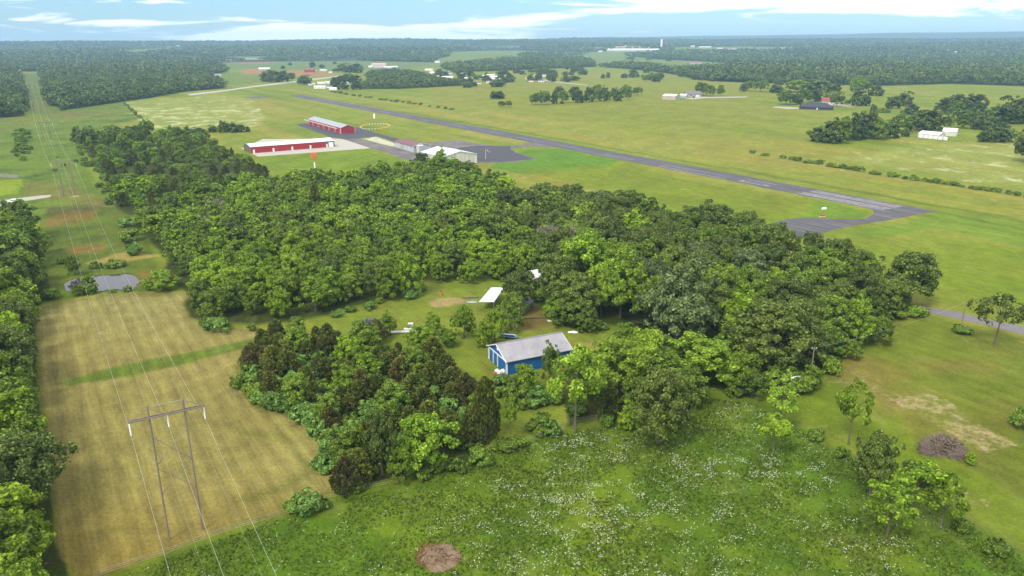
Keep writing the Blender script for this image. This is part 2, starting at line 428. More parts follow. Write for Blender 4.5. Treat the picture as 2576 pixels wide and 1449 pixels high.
def build_ground():
    # rings round the camera's foot: the nearer, the finer
    near_r = np.linspace(0, 55, 12)[:-1]
    r = np.concatenate([near_r, 55 * np.exp(np.arange(0, 1120) * 0.00477)])
    r = r[r < 11400]
    th = np.concatenate([np.radians(np.arange(-180, -50, 2.5)), np.radians(np.arange(-50, 50, 0.17)), np.radians(np.arange(50, 180, 2.5))])
    R, T = np.meshgrid(r, th, indexing='ij')
    X = R * np.sin(T); Y = R * np.cos(T)
    nr, nt_ = X.shape
    x = X.ravel(); y = Y.ravel()
    z = hgt(x, y)
    px, py = proj(x, y, z)
    # the pond lies in a hollow: its banks slope to the water
    pond = poly_sd(px, py, POND)
    z = z - np.clip((pond + 4) / 8, 0, 1) * 0.9
    # jitter zone borders in the world so they are not ruled lines
    sc = np.clip(1889 / np.maximum(np.hypot(x, y), 60), 0, 12)
    jx = (fbm(x, y, 9, 3) - 0.5) * 7 * sc * 0.35; jy = (fbm(x, y, 9, 9) - 0.5) * 7 * sc * 0.2
    qx, qy = px + jx, py + jy
    n1 = fbm(x, y, 60, 1); n2 = fbm(x, y, 14, 2, 5); n3 = fbm(x, y, 180, 5); n4 = fbm(x, y, 4, 6, 3)
    col = np.empty((len(x), 3))
    def lerp(w, c):
        nonlocal col
        w = np.clip(w, 0, 1)[:, None]
        col = col * (1 - w) + np.asarray(c)[None, :] * w if np.ndim(c) == 1 else col * (1 - w) + c * w
    def zone(poly, c, f=3.0, amt=1.0):
        d = poly_sd(qx, qy, poly)
        w = np.clip(d / f + 0.5, 0, 1) * amt
        lerp(w, c); return w
    # airfield and pasture grass
    col[:] = S(136, 155, 48)
    lerp((n1 - 0.45) * 2.2, S(152, 158, 62))
    lerp((0.5 - n3) * 2.5, S(122, 146, 40))
    lerp((n2 - 0.55) * 2.5, S(160, 156, 72))
    hay = np.zeros(len(x)); dirt = np.zeros(len(x)); flow = np.zeros(len(x))
    # wind and mowing leave long pale and dark streaks along the strip
    ux = x * math.cos(RANG0) + y * math.sin(RANG0); uy = -x * math.sin(RANG0) + y * math.cos(RANG0)
    st = fbm(ux / 14, uy, 16, 41, 4); st2 = fbm(ux / 5, uy, 40, 47, 4)
    lerp((st - 0.5) * 3.2, S(168, 160, 78)); lerp((0.46 - st) * 3.2, S(118, 138, 36)); lerp((st2 - 0.52) * 2.4, S(158, 152, 66))
    # beyond the village the fields turn duller
    lerp(sstep(-py, -190, -150) * 0.7, S(118, 140, 66))
    # mown runway verge
    V1 = [(1240, 410), (1310, 380), (1400, 372), (1549, 400), (1570, 404), (1500, 425), (1330, 440), (1230, 425)]
    zone(V1, S(108, 150, 44), 6)
    zone([(1300, 430), (1480, 470), (1700, 520), (1950, 560), (2010, 549), (2050, 530), (2030, 505), (1900, 480), (1700, 448), (1580, 412)], S(132, 148, 38), 8, 0.8)
    zone([(2110, 590), (2300, 552), (2370, 530), (2576, 560), (2900, 600), (2900, 760), (2576, 620), (2350, 575), (2200, 600)], S(124, 156, 50), 10, 0.8)
    zone([(1950, 556), (2025, 545), (2050, 530), (2040, 508), (2070, 503), (2180, 530), (2195, 540), (2160, 551), (2020, 548)], S(118, 152, 40), 5, 0.9)
    # mown strip edge: a dark ditch line and paler bands beside the runway
    for off, c, wd, am in ((13, S(104, 132, 36), 3, 0.75), (22, S(160, 160, 70), 7, 0.45), (-14, S(112, 136, 36), 4, 0.55)):
        d = np.abs((qy - (239 + (qx - 761) * 0.1834)) + off * np.clip((qy - 150) / 330, 0.15, 2))
        lerp(np.clip(1.4 - d / (wd * np.clip((qy - 150) / 330, 0.15, 2)), 0, 1) * am * ((qx > 700) & (qy < 640)), c)
    # ditch line running off the runway's end
    for (a, b) in (((2353, 531), (2640, 590)), ((1830, 420), (2350, 515))):
        d = poly_sd(qx, qy, [a, b, (b[0], b[1] + 1)])
        lerp(np.clip(1 + d / 2.5, 0, 1) * 0.6, S(96, 122, 32))
    zone([(2120, 640), (2350, 590), (2700, 650), (2900, 760), (2900, 950), (2600, 830), (2360, 770), (2250, 720)], S(126, 150, 30), 25, 0.6)
    # dry bands beyond the taxiway (pale straw)
    zone([(1180, 330), (1300, 350), (1335, 358), (1290, 360), (1150, 338)], S(176, 166, 92), 4, 0.6)
    zone([(640, 300), (740, 312), (835, 350), (800, 350), (700, 330)], S(120, 148, 40), 6, 0.7)
    # hangar lawn
    zone([(606, 378), (650, 396), (935, 373), (1010, 400), (1060, 415), (900, 440), (700, 440), (640, 410)], S(126, 152, 38), 6, 0.9)
    for p in ([(720, 385), (760, 392), (740, 394)], [(800, 391), (880, 384), (870, 386)], [(700, 420), (800, 428), (760, 428)]):
        zone(p, S(176, 172, 100), 3, 0.6)
    d_fl = zone(FLOWERW, S(158, 166, 84), 8, 0.7); flow += 0.65 * d_fl
    zone([(605, 330), (700, 322), (741, 338), (640, 350)], S(160, 150, 70), 8, 0.5)
    # pasture right of the fence row: pale seed heads
    w = zone([(2100, 400), (2250, 370), (2576, 350), (3300, 360), (3300, 560), (2576, 480), (2300, 430)], S(164, 170, 92), 20, 0.6); flow += 0.5 * w
    w = zone([(1330, 300), (1500, 340), (1760, 370), (1700, 400), (1500, 350), (1300, 310)], S(150, 160, 74), 15, 0.5); flow += 0.3 * w
    w = zone([(2100, 590), (2300, 600), (2576, 660), (2576, 700), (2350, 660), (2150, 620)], S(146, 156, 50), 14, 0.4); flow += 0.22 * w
    flow += 0.16 * ((py < 520) & (py > 270))
    # olive hay pasture beyond
    zone([(1160, 216), (1400, 200), (1660, 196), (1889, 208), (2060, 218), (1900, 250), (2050, 290), (1800, 330), (1400, 290), (1100, 260), (1050, 225)], S(146, 150, 54), 14, 0.7)
    zone([(540, 160), (900, 152), (1090, 157), (1050, 172), (870, 180), (700, 178), (560, 172)], S(118, 138, 78), 5, 0.9)
    zone([(592, 157), (670, 154), (700, 156), (660, 161), (600, 161)], S(178, 120, 88), 1.5, 0.9)
    zone([(500, 196), (560, 182), (700, 186), (730, 200), (560, 215)], S(112, 136, 58), 6, 0.7)
    # earthworks by the red-roofed yard
    for p in ([(610, 174), (665, 172), (670, 186), (610, 188)], [(715, 176), (780, 176), (850, 190), (800, 192), (740, 190)]):
        zone(p, S(184, 132, 96), 2, 0.85)
    # the power-line cutting and rough ground to the west
    zone(WEST, S(110, 134, 46), 10, 0.8)
    lerp((poly_sd(qx, qy, WEST) > 0) * np.clip((n2 - 0.5) * 3.4, 0, 1), S(84, 116, 34))
    lerp((poly_sd(qx, qy, WEST) > 0) * np.clip((n1 - 0.6) * 4, 0, 1) * 0.7, S(142, 122, 70))
    zone([(52, 184), (100, 184), (123, 266), (175, 280), (120, 290), (68, 285)], S(104, 122, 54), 3, 0.8)
    zone([(-300, 460), (0, 455), (55, 450), (58, 468), (40, 488), (0, 492), (-300, 510)], S(146, 168, 40), 3, 0.9)
    zone([(60, 460), (110, 458), (180, 470), (260, 500), (250, 520), (130, 500), (60, 488)], S(140, 128, 70), 10, 0.6)
    zone([(120, 520), (230, 515), (300, 528), (200, 545), (110, 545)], S(96, 92, 50), 8, 0.8)
    # pond side
    zone(PONDSIDE, S(108, 124, 40), 10, 0.95)
    lerp((poly_sd(qx, qy, PONDSIDE) > 0) * np.clip((n2 - 0.5) * 3.4, 0, 1) * 0.8, S(84, 106, 32))
    for p in ([(110, 552), (170, 538), (240, 533), (235, 552), (190, 560), (120, 568)], [(165, 622), (230, 615), (275, 618), (255, 632), (180, 640)], [(344, 690), (372, 676), (392, 690), (384, 712), (360, 720), (342, 712), (360, 705)]):
        zone(p, S(150, 116, 62), 14, 0.8)
    zone(TANSTRIP, S(176, 158, 92), 5, 1.0)
    zone(POND, S(70, 62, 40), 4, 1.0)
    # hay field
    w = zone(HAY, S(160, 148, 90), 7, 1.0); hay = np.maximum(hay, w)
    lerp(w * np.clip((0.52 - n1) * 3.5, 0, 1) * 0.8, S(122, 124, 48))
    lerp(w * np.clip((n2 - 0.52) * 3.5, 0, 1) * 0.6, S(172, 156, 102))
    lerp(w * sstep(qy, 900, 760) * 0.5, S(166, 160, 108))
    lerp(w * sstep(qy, 1150, 1420) * 0.6, S(150, 128, 58))
    zone(HAYLIGHT, S(168, 158, 96), 8, 0.7)
    # its turning headland along the trees: a greener rim
    dd = poly_sd(qx, qy, HAY)
    lerp(((dd > 0) & (qx > 600) & (qy > 850)) * np.clip(1 - np.abs(dd - 60) / 16, 0, 1) * 0.45, S(112, 122, 44))
    lerp((dd > 0) * np.clip(1 - dd / 10, 0, 1) * 0.5, S(118, 112, 46))
    zone(STRIPE, S(104, 128, 36), 6, 0.9)
    # clearing round the sheds
    w = zone(CLEAR, S(134, 150, 54), 8, 1.0)
    lerp(w * np.clip((n2 - 0.5) * 3, 0, 1) * 0.6, S(150, 150, 68))
    zone([(1075, 762), (1100, 754), (1150, 750), (1175, 752), (1168, 764), (1130, 772), (1100, 774)], S(188, 166, 122), 5, 1.0)
    zone([(1300, 812), (1320, 790), (1345, 765), (1370, 790), (1385, 815), (1340, 830), (1300, 822)], S(140, 112, 66), 12, 0.85)
    for p in ([(1290, 822), (1335, 830), (1330, 836), (1295, 830)], [(1430, 860), (1480, 862), (1530, 868), (1470, 872)], [(1555, 830), (1580, 835), (1570, 860), (1540, 870)]):
        zone(p, S(176, 152, 100), 5, 0.8)
    for p in ([(1215, 900), (1232, 940), (1245, 1000), (1262, 1050), (1252, 1056), (1234, 1010), (1222, 950), (1208, 905)],):
        zone(p, S(136, 126, 56), 8, 0.7)
    # woods: leaf litter and shade plants
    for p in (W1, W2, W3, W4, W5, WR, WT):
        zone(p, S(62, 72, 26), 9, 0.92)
    # meadow in front
    w = zone(MEADOW, S(100, 132, 32), 26, 1.0)
    lerp(w * np.clip((n2 - 0.48) * 3.5, 0, 1) * 0.7, S(130, 146, 40))
    lerp(w * np.clip((n1 - 0.55) * 4, 0, 1) * 0.6, S(112, 118, 42))
    lerp(w * np.clip((0.45 - n4) * 4, 0, 1) * 0.5, S(80, 112, 28))
    flow = np.where(w > 0.5, 0, flow)
    zone([(1040, 1395), (1060, 1368), (1105, 1362), (1150, 1375), (1165, 1400), (1140, 1432), (1090, 1440), (1050, 1425)], S(118, 94, 56), 8, 0.9)
    # lane and yard on the right
    zone(YARD, S(124, 138, 44), 12, 1.0)
    wy = np.clip(poly_sd(qx, qy, YARD) / 12, 0, 1)
    lerp(wy * np.clip((n2 - 0.44) * 3.6, 0, 1) * 0.85, S(146, 132, 68)); lerp(wy * np.clip((fbm(x, y, 22, 91, 4) - 0.52) * 5, 0, 1) * .7, S(112, 128, 40))
    dirt = np.maximum(dirt, wy * np.clip((fbm(x, y, 30, 95, 3) - 0.55) * 4, 0, 1) * .7)
    zone(LANE, S(118, 138, 36), 22, 0.8)
    for p, a in (([(2060, 960), (2110, 930), (2200, 960), (2330, 1020), (2440, 1050), (2560, 1110), (2500, 1130), (2400, 1090), (2250, 1020), (2150, 980)], 0.75),
              ([(2225, 1000), (2330, 980), (2400, 1010), (2430, 1050), (2320, 1045), (2270, 1030)], .95),
              ([(2350, 1070), (2420, 1050), (2520, 1095), (2570, 1125), (2480, 1140)], .95), ([(2100, 930), (2160, 920), (2240, 960), (2200, 975)], .7),
              ([(2200, 880), (2300, 880), (2390, 915), (2380, 935), (2280, 920)], 0.55),
              ([(2390, 1240), (2440, 1235), (2500, 1265), (2490, 1285), (2420, 1268)], 0.8),
              ([(2030, 1040), (2080, 1060), (2140, 1100), (2120, 1110), (2060, 1075)], 0.7)):
        d = np.clip(poly_sd(qx, qy, p) / 12 + 0.5, 0, 1) * a
        dirt = np.maximum(dirt, d)
    # beneath the far woods
    fw = far_wood_mask(px, py)
    lerp(np.clip(fw / 1.5 + 0.5, 0, 1) * (py < 320), S(58, 74, 40))
    # under each wood's edge keep everything outside the frame plain pasture
    V = np.stack([x, y, z], 1)
    ii = np.arange(nr * nt_).reshape(nr, nt_)
    nxt = np.roll(ii, -1, axis=1)
    Q = np.stack([ii[:-1, :], nxt[:-1, :], nxt[1:, :], ii[1:, :]], -1).reshape(-1, 4)[:, ::-1]
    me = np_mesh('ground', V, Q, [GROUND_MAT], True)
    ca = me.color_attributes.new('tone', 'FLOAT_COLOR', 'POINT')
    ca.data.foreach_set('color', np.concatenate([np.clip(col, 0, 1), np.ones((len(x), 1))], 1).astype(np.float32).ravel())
    cb = me.color_attributes.new('mask', 'FLOAT_COLOR', 'POINT')
    cb.data.foreach_set('color', np.stack([hay, dirt, flow, np.ones(len(x))], 1).astype(np.float32).ravel())
    o = bpy.data.objects.new('ground', me); C.objects.link(o)
    tag(o, kind='structure')

POND = [(163, 712), (187, 701), (227, 693), (253, 692), (293, 688), (328, 689), (341, 696), (347, 703), (359, 707), (344, 712), (336, 721), (317, 728), (283, 725), (248, 731), (192, 728), (168, 729)]

def ground_material():
    m, nt, b = new_mat('ground_cover')
    N, L = nt.nodes, nt.links
    a = N.new('ShaderNodeAttribute'); a.attribute_name = 'tone'
    k = N.new('ShaderNodeAttribute'); k.attribute_name = 'mask'
    ks = N.new('ShaderNodeSeparateColor'); L.new(k.outputs['Color'], ks.inputs[0])
    tc = N.new('ShaderNodeTexCoord')
    def noise(scale, detail=4, rough=0.6, vec=None):
        n = N.new('ShaderNodeTexNoise'); n.inputs['Scale'].default_value = scale; n.inputs['Detail'].default_value = detail; n.inputs['Roughness'].default_value = rough
        L.new(vec or tc.outputs['Object'], n.inputs['Vector']); return n.outputs['Fac']
    def rng_(x, a0, a1, b0, b1):
        r = N.new('ShaderNodeMapRange'); L.new(x, r.inputs['Value'])
        for i, v in zip(('From Min', 'From Max', 'To Min', 'To Max'), (a0, a1, b0, b1)): r.inputs[i].default_value = v
        return r.outputs[0]
    def mul(x, y, op='MULTIPLY'):
        q = N.new('ShaderNodeMath'); q.operation = op
        for i, v in enumerate((x, y)):
            if isinstance(v, (int, float)): q.inputs[i].default_value = v
            else: L.new(v, q.inputs[i])
        return q.outputs[0]
    def mixc(f, A, B, mode='MIX'):
        q = N.new('ShaderNodeMix'); q.data_type = 'RGBA'; q.blend_type = mode
        if isinstance(f, (int, float)): q.inputs['Factor'].default_value = f
        else: L.new(f, q.inputs['Factor'])
        for nm, v in (('A', A), ('B', B)):
            if isinstance(v, tuple): q.inputs[nm].default_value = v
            else: L.new(v, q.inputs[nm])
        return q.outputs['Result']
    def rotscale(ang, sc):
        m0 = N.new('ShaderNodeMapping'); m0.inputs['Rotation'].default_value = (0, 0, ang); L.new(tc.outputs['Object'], m0.inputs[0])
        m1 = N.new('ShaderNodeMapping'); m1.inputs['Scale'].default_value = sc; L.new(m0.outputs[0], m1.inputs[0]); return m1.outputs[0]
    fine = noise(1.6, 5, 0.7); mid = noise(0.22, 5, 0.65)
    col = mixc(1.0, a.outputs['Color'], rng_(fine, 0.25, 0.75, 0.66, 1.34), 'MULTIPLY')
    col = mixc(1.0, col, rng_(mid, 0.3, 0.7, 0.82, 1.18), 'MULTIPLY')
    # patchiness of the sward, drawn out by the wind
    big = noise(1.0, 7, 0.7, rotscale(0.35, (0.05, 0.022, 1)))
    col = mixc(1.0, col, rng_(big, 0.3, 0.7, 0.80, 1.20), 'MULTIPLY')
    col = mixc(rng_(noise(1.0, 8, 0.75, rotscale(-0.2, (0.16, 0.05, 1))), 0.52, 0.75, 0, 0.28), col, (0.27, 0.25, 0.085, 1))
    # a long-grained streak as left by mowing, everywhere faint
    mp = rotscale(-RANG0, (0.03, 0.4, 1))
    col = mixc(1.0, col, rng_(noise(1.0, 4, 0.6, mp), 0.3, 0.7, 0.88, 1.12), 'MULTIPLY')
    # hay rows
    mp2 = N.new('ShaderNodeMapping'); mp2.inputs['Rotation'].default_value = (0, 0, HAY_ANG); L.new(tc.outputs['Object'], mp2.inputs[0])
    w = N.new('ShaderNodeTexWave'); w.wave_type = 'BANDS'; w.bands_direction = 'X'
    w.inputs['Scale'].default_value = 0.085; w.inputs['Distortion'].default_value = 3.5; w.inputs['Detail'].default_value = 3; w.inputs['Detail Scale'].default_value = 0.35
    L.new(mp2.outputs[0], w.inputs['Vector'])
    mp3 = rotscale(HAY_ANG, (1.0, 0.05, 1))
    row = noise(1.7, 5, 0.75, mp3)
    streak = mul(rng_(w.outputs['Fac'], 0, 1, 0.90, 1.10), rng_(row, 0.3, 0.7, 0.78, 1.22))
    col = mixc(ks.outputs[0], col, mixc(1.0, col, streak, 'MULTIPLY'))
    # bare earth patches with ragged rims
    dn = noise(0.42, 9, 0.85)
    dm = rng_(mul(mul(ks.outputs[1], 0.262), dn, 'ADD'), 0.70, 0.85, 0, 0.9)
    col = mixc(dm, col, (0.36, 0.27, 0.15, 1))
    # pale seed heads and flowers lying in drifts on the far pastures
    mp4 = N.new('ShaderNodeMapping'); mp4.inputs['Scale'].default_value = (1, 0.6, 1); L.new(tc.outputs['Object'], mp4.inputs[0])
    fn = noise(0.06, 7, 0.75, mp4.outputs[0])
    fm = rng_(mul(mul(ks.outputs[2], 0.28), fn, 'ADD'), 0.66, 0.78, 0, 0.75)
    col = mixc(fm, col, (0.42, 0.42, 0.22, 1))
    L.new(col, b.inputs['Base Color'])
    b.inputs['Roughness'].default_value = 0.95; b.inputs['Specular IOR Level'].default_value = 0.1
    bp = N.new('ShaderNodeBump'); bp.inputs['Strength'].default_value = 0.7; bp.inputs['Distance'].default_value = 0.35
    L.new(mul(fine, mid, 'ADD'), bp.inputs['Height']); L.new(bp.outputs[0], b.inputs['Normal'])
    return m
_a, _b = G(98, 800), G(165, 1400)
HAY_ANG = -(math.atan2((_b - _a).y, (_b - _a).x) - math.pi / 2)
_c, _d = G(761, 239), G(2353, 531)
RANG0 = math.atan2((_d - _c).y, (_d - _c).x)
GROUND_MAT = ground_material()
build_ground()

# ------------------------------------------------------------------ paved surfaces
ASPH = mat('asphalt_runway', (0.070, 0.066, 0.074), 0.9, 0.35, 0.12, stretch=(1, 1, 1), spec=0.3)
ASPH_D = mat('asphalt_new', (0.055, 0.054, 0.062), 0.9, 0.18, 0.12)
ASPH_L = mat('asphalt_worn', (0.115, 0.100, 0.095), 0.92, 0.55, 0.09)
CONC = mat('concrete', (0.36, 0.325, 0.28), 0.85, 0.08, 0.2)
GRAVEL = mat('gravel', (0.33, 0.30, 0.25), 0.95, 0.25, 0.5)
PAINT = mat('worn_paint', (0.21, 0.195, 0.20), 0.8, 0.7, 0.35)
ROADM = mat('asphalt_road', (0.15, 0.135, 0.14), 0.9, 0.15, 0.5)

def crack_up(m, ang, amount=0.5, scale=0.5):
    """long pale seams along the paving direction"""
    nt = m.node_tree; N, L = nt.nodes, nt.links; b = N['Principled BSDF']
    src = b.inputs['Base Color'].links[0].from_socket
    tc = N.new('ShaderNodeTexCoord'); m0 = N.new('ShaderNodeMapping'); m0.inputs['Rotation'].default_value = (0, 0, ang)
    L.new(tc.outputs['Object'], m0.inputs[0]); mp = N.new('ShaderNodeMapping'); mp.inputs['Scale'].default_value = (0.03, 1, 1); L.new(m0.outputs[0], mp.inputs[0])
    n = N.new('ShaderNodeTexNoise'); n.inputs['Scale'].default_value = scale; n.inputs['Detail'].default_value = 5; n.inputs['Roughness'].default_value = 0.7
    L.new(mp.outputs[0], n.inputs['Vector'])
    r = N.new('ShaderNodeMapRange'); L.new(n.outputs['Fac'], r.inputs['Value']); r.inputs['From Min'].default_value = 0.5; r.inputs['From Max'].default_value = 0.72
    r.inputs['To Max'].default_value = amount
    mx = N.new('ShaderNodeMix'); mx.data_type = 'RGBA'; L.new(r.outputs[0], mx.inputs['Factor']); L.new(src, mx.inputs['A']); mx.inputs['B'].default_value = (0.30, 0.26, 0.25, 1)
    L.new(mx.outputs['Result'], b.inputs['Base Color'])

def sheet(name, poly, m, z, label=None, kind='structure'):
    pts = [G(*p) for p in poly]
    if m in (ASPH, ASPH_D, ASPH_L, ROADM, GRAVEL) or name == 'pond_water':        # grass creeps over the edge
        q_ = []
        for a, b in zip(pts, pts[1:] + pts[:1]):
            L_ = (b - a).length; k = max(1, min(400, int(L_ / 3.0))); nv = Vector((-(b - a).y, (b - a).x, 0)).normalized()
            for i in range(k):
                p = a.lerp(b, i / k); q_.append(p + nv * (mnoise.noise(p * 0.12) * 1.1 + mnoise.noise(p * 0.6) * 0.5) * min(1, L_ / 20))
        pts = q_
    mb = MB(); mb.face([(p.x, p.y, z) for p in pts])
    area = sum(a.x * b.y - b.x * a.y for a, b in zip(pts, pts[1:] + pts[:1]))
    if area < 0: mb.f = [tuple(reversed(mb.f[0]))]
    o = mb.build(name, m)
    return tag(o, label=label, kind=kind)

RW0, RW1 = (G(761, 239) + G(750, 245.5)) / 2, (G(2353, 531) + G(2284, 544)) / 2
rdir = (RW1 - RW0).normalized(); rper = Vector((-rdir.y, rdir.x, 0))
RANG = math.atan2(rdir.y, rdir.x)
for m_, am in ((ASPH, 0.5), (ASPH_L, 0.6)):
    crack_up(m_, -RANG, am, 0.45)
def curve_pts(poly, closed=True, n=4):
    """Catmull-Rom smoothing of a pixel polygon"""
    out = []; k = len(poly)
    for i in range(k):
        p0, p1, p2, p3 = (np.array(poly[(i + j) % k], float) for j in (-1, 0, 1, 2))
        for t in np.linspace(0, 1, n, endpoint=False):
            out.append(tuple(0.5 * ((2 * p1) + (-p0 + p2) * t + (2 * p0 - 5 * p1 + 4 * p2 - p3) * t * t + (-p0 + 3 * p1 - 3 * p2 + p3) * t ** 3)))
    return out
sheet('runway', [(761, 239), (1288, 334.5), (1889, 446), (2353, 531), (2284, 544), (1889, 465.5), (1288, 349), (750, 245.5), (726, 239.5)], ASPH, 0.030)
sheet('turnaround', [(2290, 543), (2220, 557), (2150, 567), (2090, 580), (2038, 599), (1996, 594), (1974, 584), (1962, 572), (1948, 560), (1975, 552), (2009, 548), (2054, 549), (2116, 551), (2156, 552), (2182, 548), (2197, 540), (2199, 534), (2193, 527), (2177, 520), (2150, 514), (2120, 508), (2200, 515)], ASPH, 0.022)
sheet('taxiway', [(1068, 359), (1108, 355), (1161, 353), (1201, 361), (1241, 366), (1274, 367), (1309, 364), (1328, 360), (1333, 357), (1420, 372), (1394, 371), (1335, 368), (1300, 371), (1286, 375), (1290, 380), (1303, 384), (1354, 401), (1261, 410), (1202, 409), (1060, 412), (1012, 400), (980, 386), (932, 373), (900, 362), (865, 350), (908, 347), (910, 351), (974, 367), (996, 370), (1030, 378)], ASPH_L, 0.016)
sheet('hangar_apron', [(742, 313), (772, 309), (800, 300), (840, 306), (892, 319), (948, 335), (1001, 349), (1068, 359), (1050, 362), (996, 359), (950, 343), (908, 347), (880, 351), (865, 350), (828, 344), (790, 330)], ASPH_D, 0.024)
sheet('concrete_apron', [(606, 373), (617, 371), (660, 350), (845, 349), (862, 350), (900, 362), (932, 373), (649, 394)], CONC, 0.034)
sheet('apron_patch', [(1150, 372), (1200, 366), (1285, 368), (1284, 376), (1300, 385), (1345, 400), (1262, 408), (1205, 407), (1160, 390)], ASPH_D, 0.0245)
sheet('short_pavement', [(612, 246), (640, 243), (672, 242), (668, 245.5), (640, 248)], ASPH, 0.012)
for p in ([(915, 350), (945, 344), (992, 360), (994, 369), (975, 366)],):
    sheet('gravel_patch', p, mat('gravel_in_grass', (0.36, 0.35, 0.24), 0.95, 0.5, 0.25), 0.012)
sheet('road', [(2318, 768), (2576, 822), (2900, 895), (2900, 930), (2576, 842), (2400, 800), (2305, 779)], ROADM, 0.016)
sheet('far_road', [(470, 237), (560, 227), (640, 216), (745, 203), (860, 190), (862, 192), (748, 206), (640, 219), (560, 230), (480, 240)], mat('pale_road', (0.34, 0.32, 0.28), 0.9, 0.1, 0.2), 0.014)
sheet('driveway', [(-300, 530), (0, 505), (30, 500), (68, 496), (100, 492), (132, 490), (125, 496), (80, 503), (40, 508), (0, 518), (-300, 548)], GRAVEL, 0.012)
sheet('house_driveway', [(1950, 268), (2005, 270), (2015, 274), (1985, 274), (1940, 270)], GRAVEL, 0.012)
sheet('lane_driveway', [(2090, 262), (2150, 264), (2180, 266), (2140, 268), (2085, 266)], GRAVEL, 0.012)
sheet('farm_driveway', [(1722, 247), (1760, 243), (1880, 243), (1880, 245), (1770, 247), (1742, 250)], GRAVEL, 0.012)
sheet('field_road', [(1366, 200), (1400, 205), (1480, 214), (1478, 215), (1395, 207), (1364, 202)], GRAVEL, 0.012)
# water
def water():
    m, nt, b = new_mat('pond_water')
    N, L = nt.nodes, nt.links
    b.inputs['Base Color'].default_value = (0.045, 0.038, 0.042, 1); b.inputs['Roughness'].default_value = 0.06; b.inputs['IOR'].default_value = 1.33
    b.inputs['Specular IOR Level'].default_value = 0.38
    tc = N.new('ShaderNodeTexCoord'); n = N.new('ShaderNodeTexNoise'); n.inputs['Scale'].default_value = 1.4; n.inputs['Detail'].default_value = 5
    L.new(tc.outputs['Object'], n.inputs['Vector'])
    bp = N.new('ShaderNodeBump'); bp.inputs['Strength'].default_value = 0.12; bp.inputs['Distance'].default_value = 0.05
    L.new(n.outputs['Fac'], bp.inputs['Height']); L.new(bp.outputs[0], b.inputs['Normal'])
    sheet('pond_water', curve_pts([(x_ + (255 - x_) * -0.02, y_) for x_, y_ in POND], n=3), m, -0.28)
water()

# painted markings, laid in runway coordinates (along, across)
RL = (RW1 - RW0).length
def rw(s, t, z): p = RW1 - rdir * s + rper * t; return (p.x, p.y, z)
def marks():
    W = 9.0
    mb = MB()
    def bar(s0, s1, t0, t1): mb.face([rw(s0, t0, 0.036), rw(s0, t1, 0.036), rw(s1, t1, 0.036), rw(s1, t0, 0.036)][::-1])
    hw = abs((G(1889, 446) - G(1889, 465.5)).dot(rper)) / 2
    # threshold bars
    k = hw / 9.0
    for t in (-6.6, -4.4, -2.2, 2.2, 4.4, 6.6):
        bar(14, 62, (t - 0.7) * k, (t + 0.7) * k)
    return mb, bar, k
_mb, _bar, RK = marks()
_x = 30.0
# the runway number
def digit(mb, poly_list, s0, t0, sx, sy):
    for (a0, a1, b0, b1) in poly_list:
        mb.face([rw(s0 + b0 * sy, t0 + a0 * sx, 0.037), rw(s0 + b0 * sy, t0 + a1 * sx, 0.037), rw(s0 + b1 * sy, t0 + a1 * sx, 0.037), rw(s0 + b1 * sy, t0 + a0 * sx, 0.037)][::-1])
NUM = MB()
THREE = [(0, 1, 0, .14), (0, 1, .43, .57), (0, 1, .86, 1), (0.78, 1, .14, .43), (0.78, 1, .57, .86)]
ONE = [(0.38, 0.62, 0, 1)]
digit(NUM, [(0, 1, 0, .14), (0, 1, .86, 1), (0, .22, .14, .86), (.78, 1, .14, .86)], 84, -4.6 * RK, 3.6 * RK, 20)
digit(NUM, ONE, 84, 1.2 * RK, 3.4 * RK, 20)
tag(_mb.build('threshold_bars', PAINT), kind='structure')
tag(NUM.build('runway_number', PAINT), kind='structure')
LINE = MB()
s = 140.0
while s < RL - 60:
    LINE.face([rw(s, -0.35, 0.036), rw(s, 0.35, 0.036), rw(s + 30, 0.35, 0.036), rw(s + 30, -0.35, 0.036)][::-1]); s += 58
LINE.face([rw(112, -6.0 * RK, 0.036), rw(112, -5.0 * RK, 0.036), rw(168, -5.0 * RK, 0.036), rw(168, -6.0 * RK, 0.036)][::-1])
tag(LINE.build('centre_line', PAINT), kind='structure')

# ------------------------------------------------------------------ trees
def leaf_quads(pos, nrm, size, r):
    """quads centred at pos facing nrm, irregular"""
    n = len(pos)
    ref = r.normal(size=(n, 3)); a = np.cross(nrm, ref); a /= np.linalg.norm(a, axis=1, keepdims=True) + 1e-9
    b = np.cross(nrm, a)
    sz = (size * r.uniform(0.6, 1.35, n))[:, None] * 0.5
    asp = r.uniform(0.55, 1.0, n)[:, None]
    c = []
    for (u, w) in ((-1, -1), (1, -1), (1, 1), (-1, 1)):
        ju = r.uniform(0.5, 1.25, n)[:, None]; jw = r.uniform(0.5, 1.25, n)[:, None]
        c.append(pos + a * sz * u * ju + b * sz * asp * w * jw)
    V = np.stack(c, 1).reshape(-1, 3)
    return V, np.arange(4 * n).reshape(n, 4)

def unit(v): return v / (np.linalg.norm(v, axis=1, keepdims=True) + 1e-9)

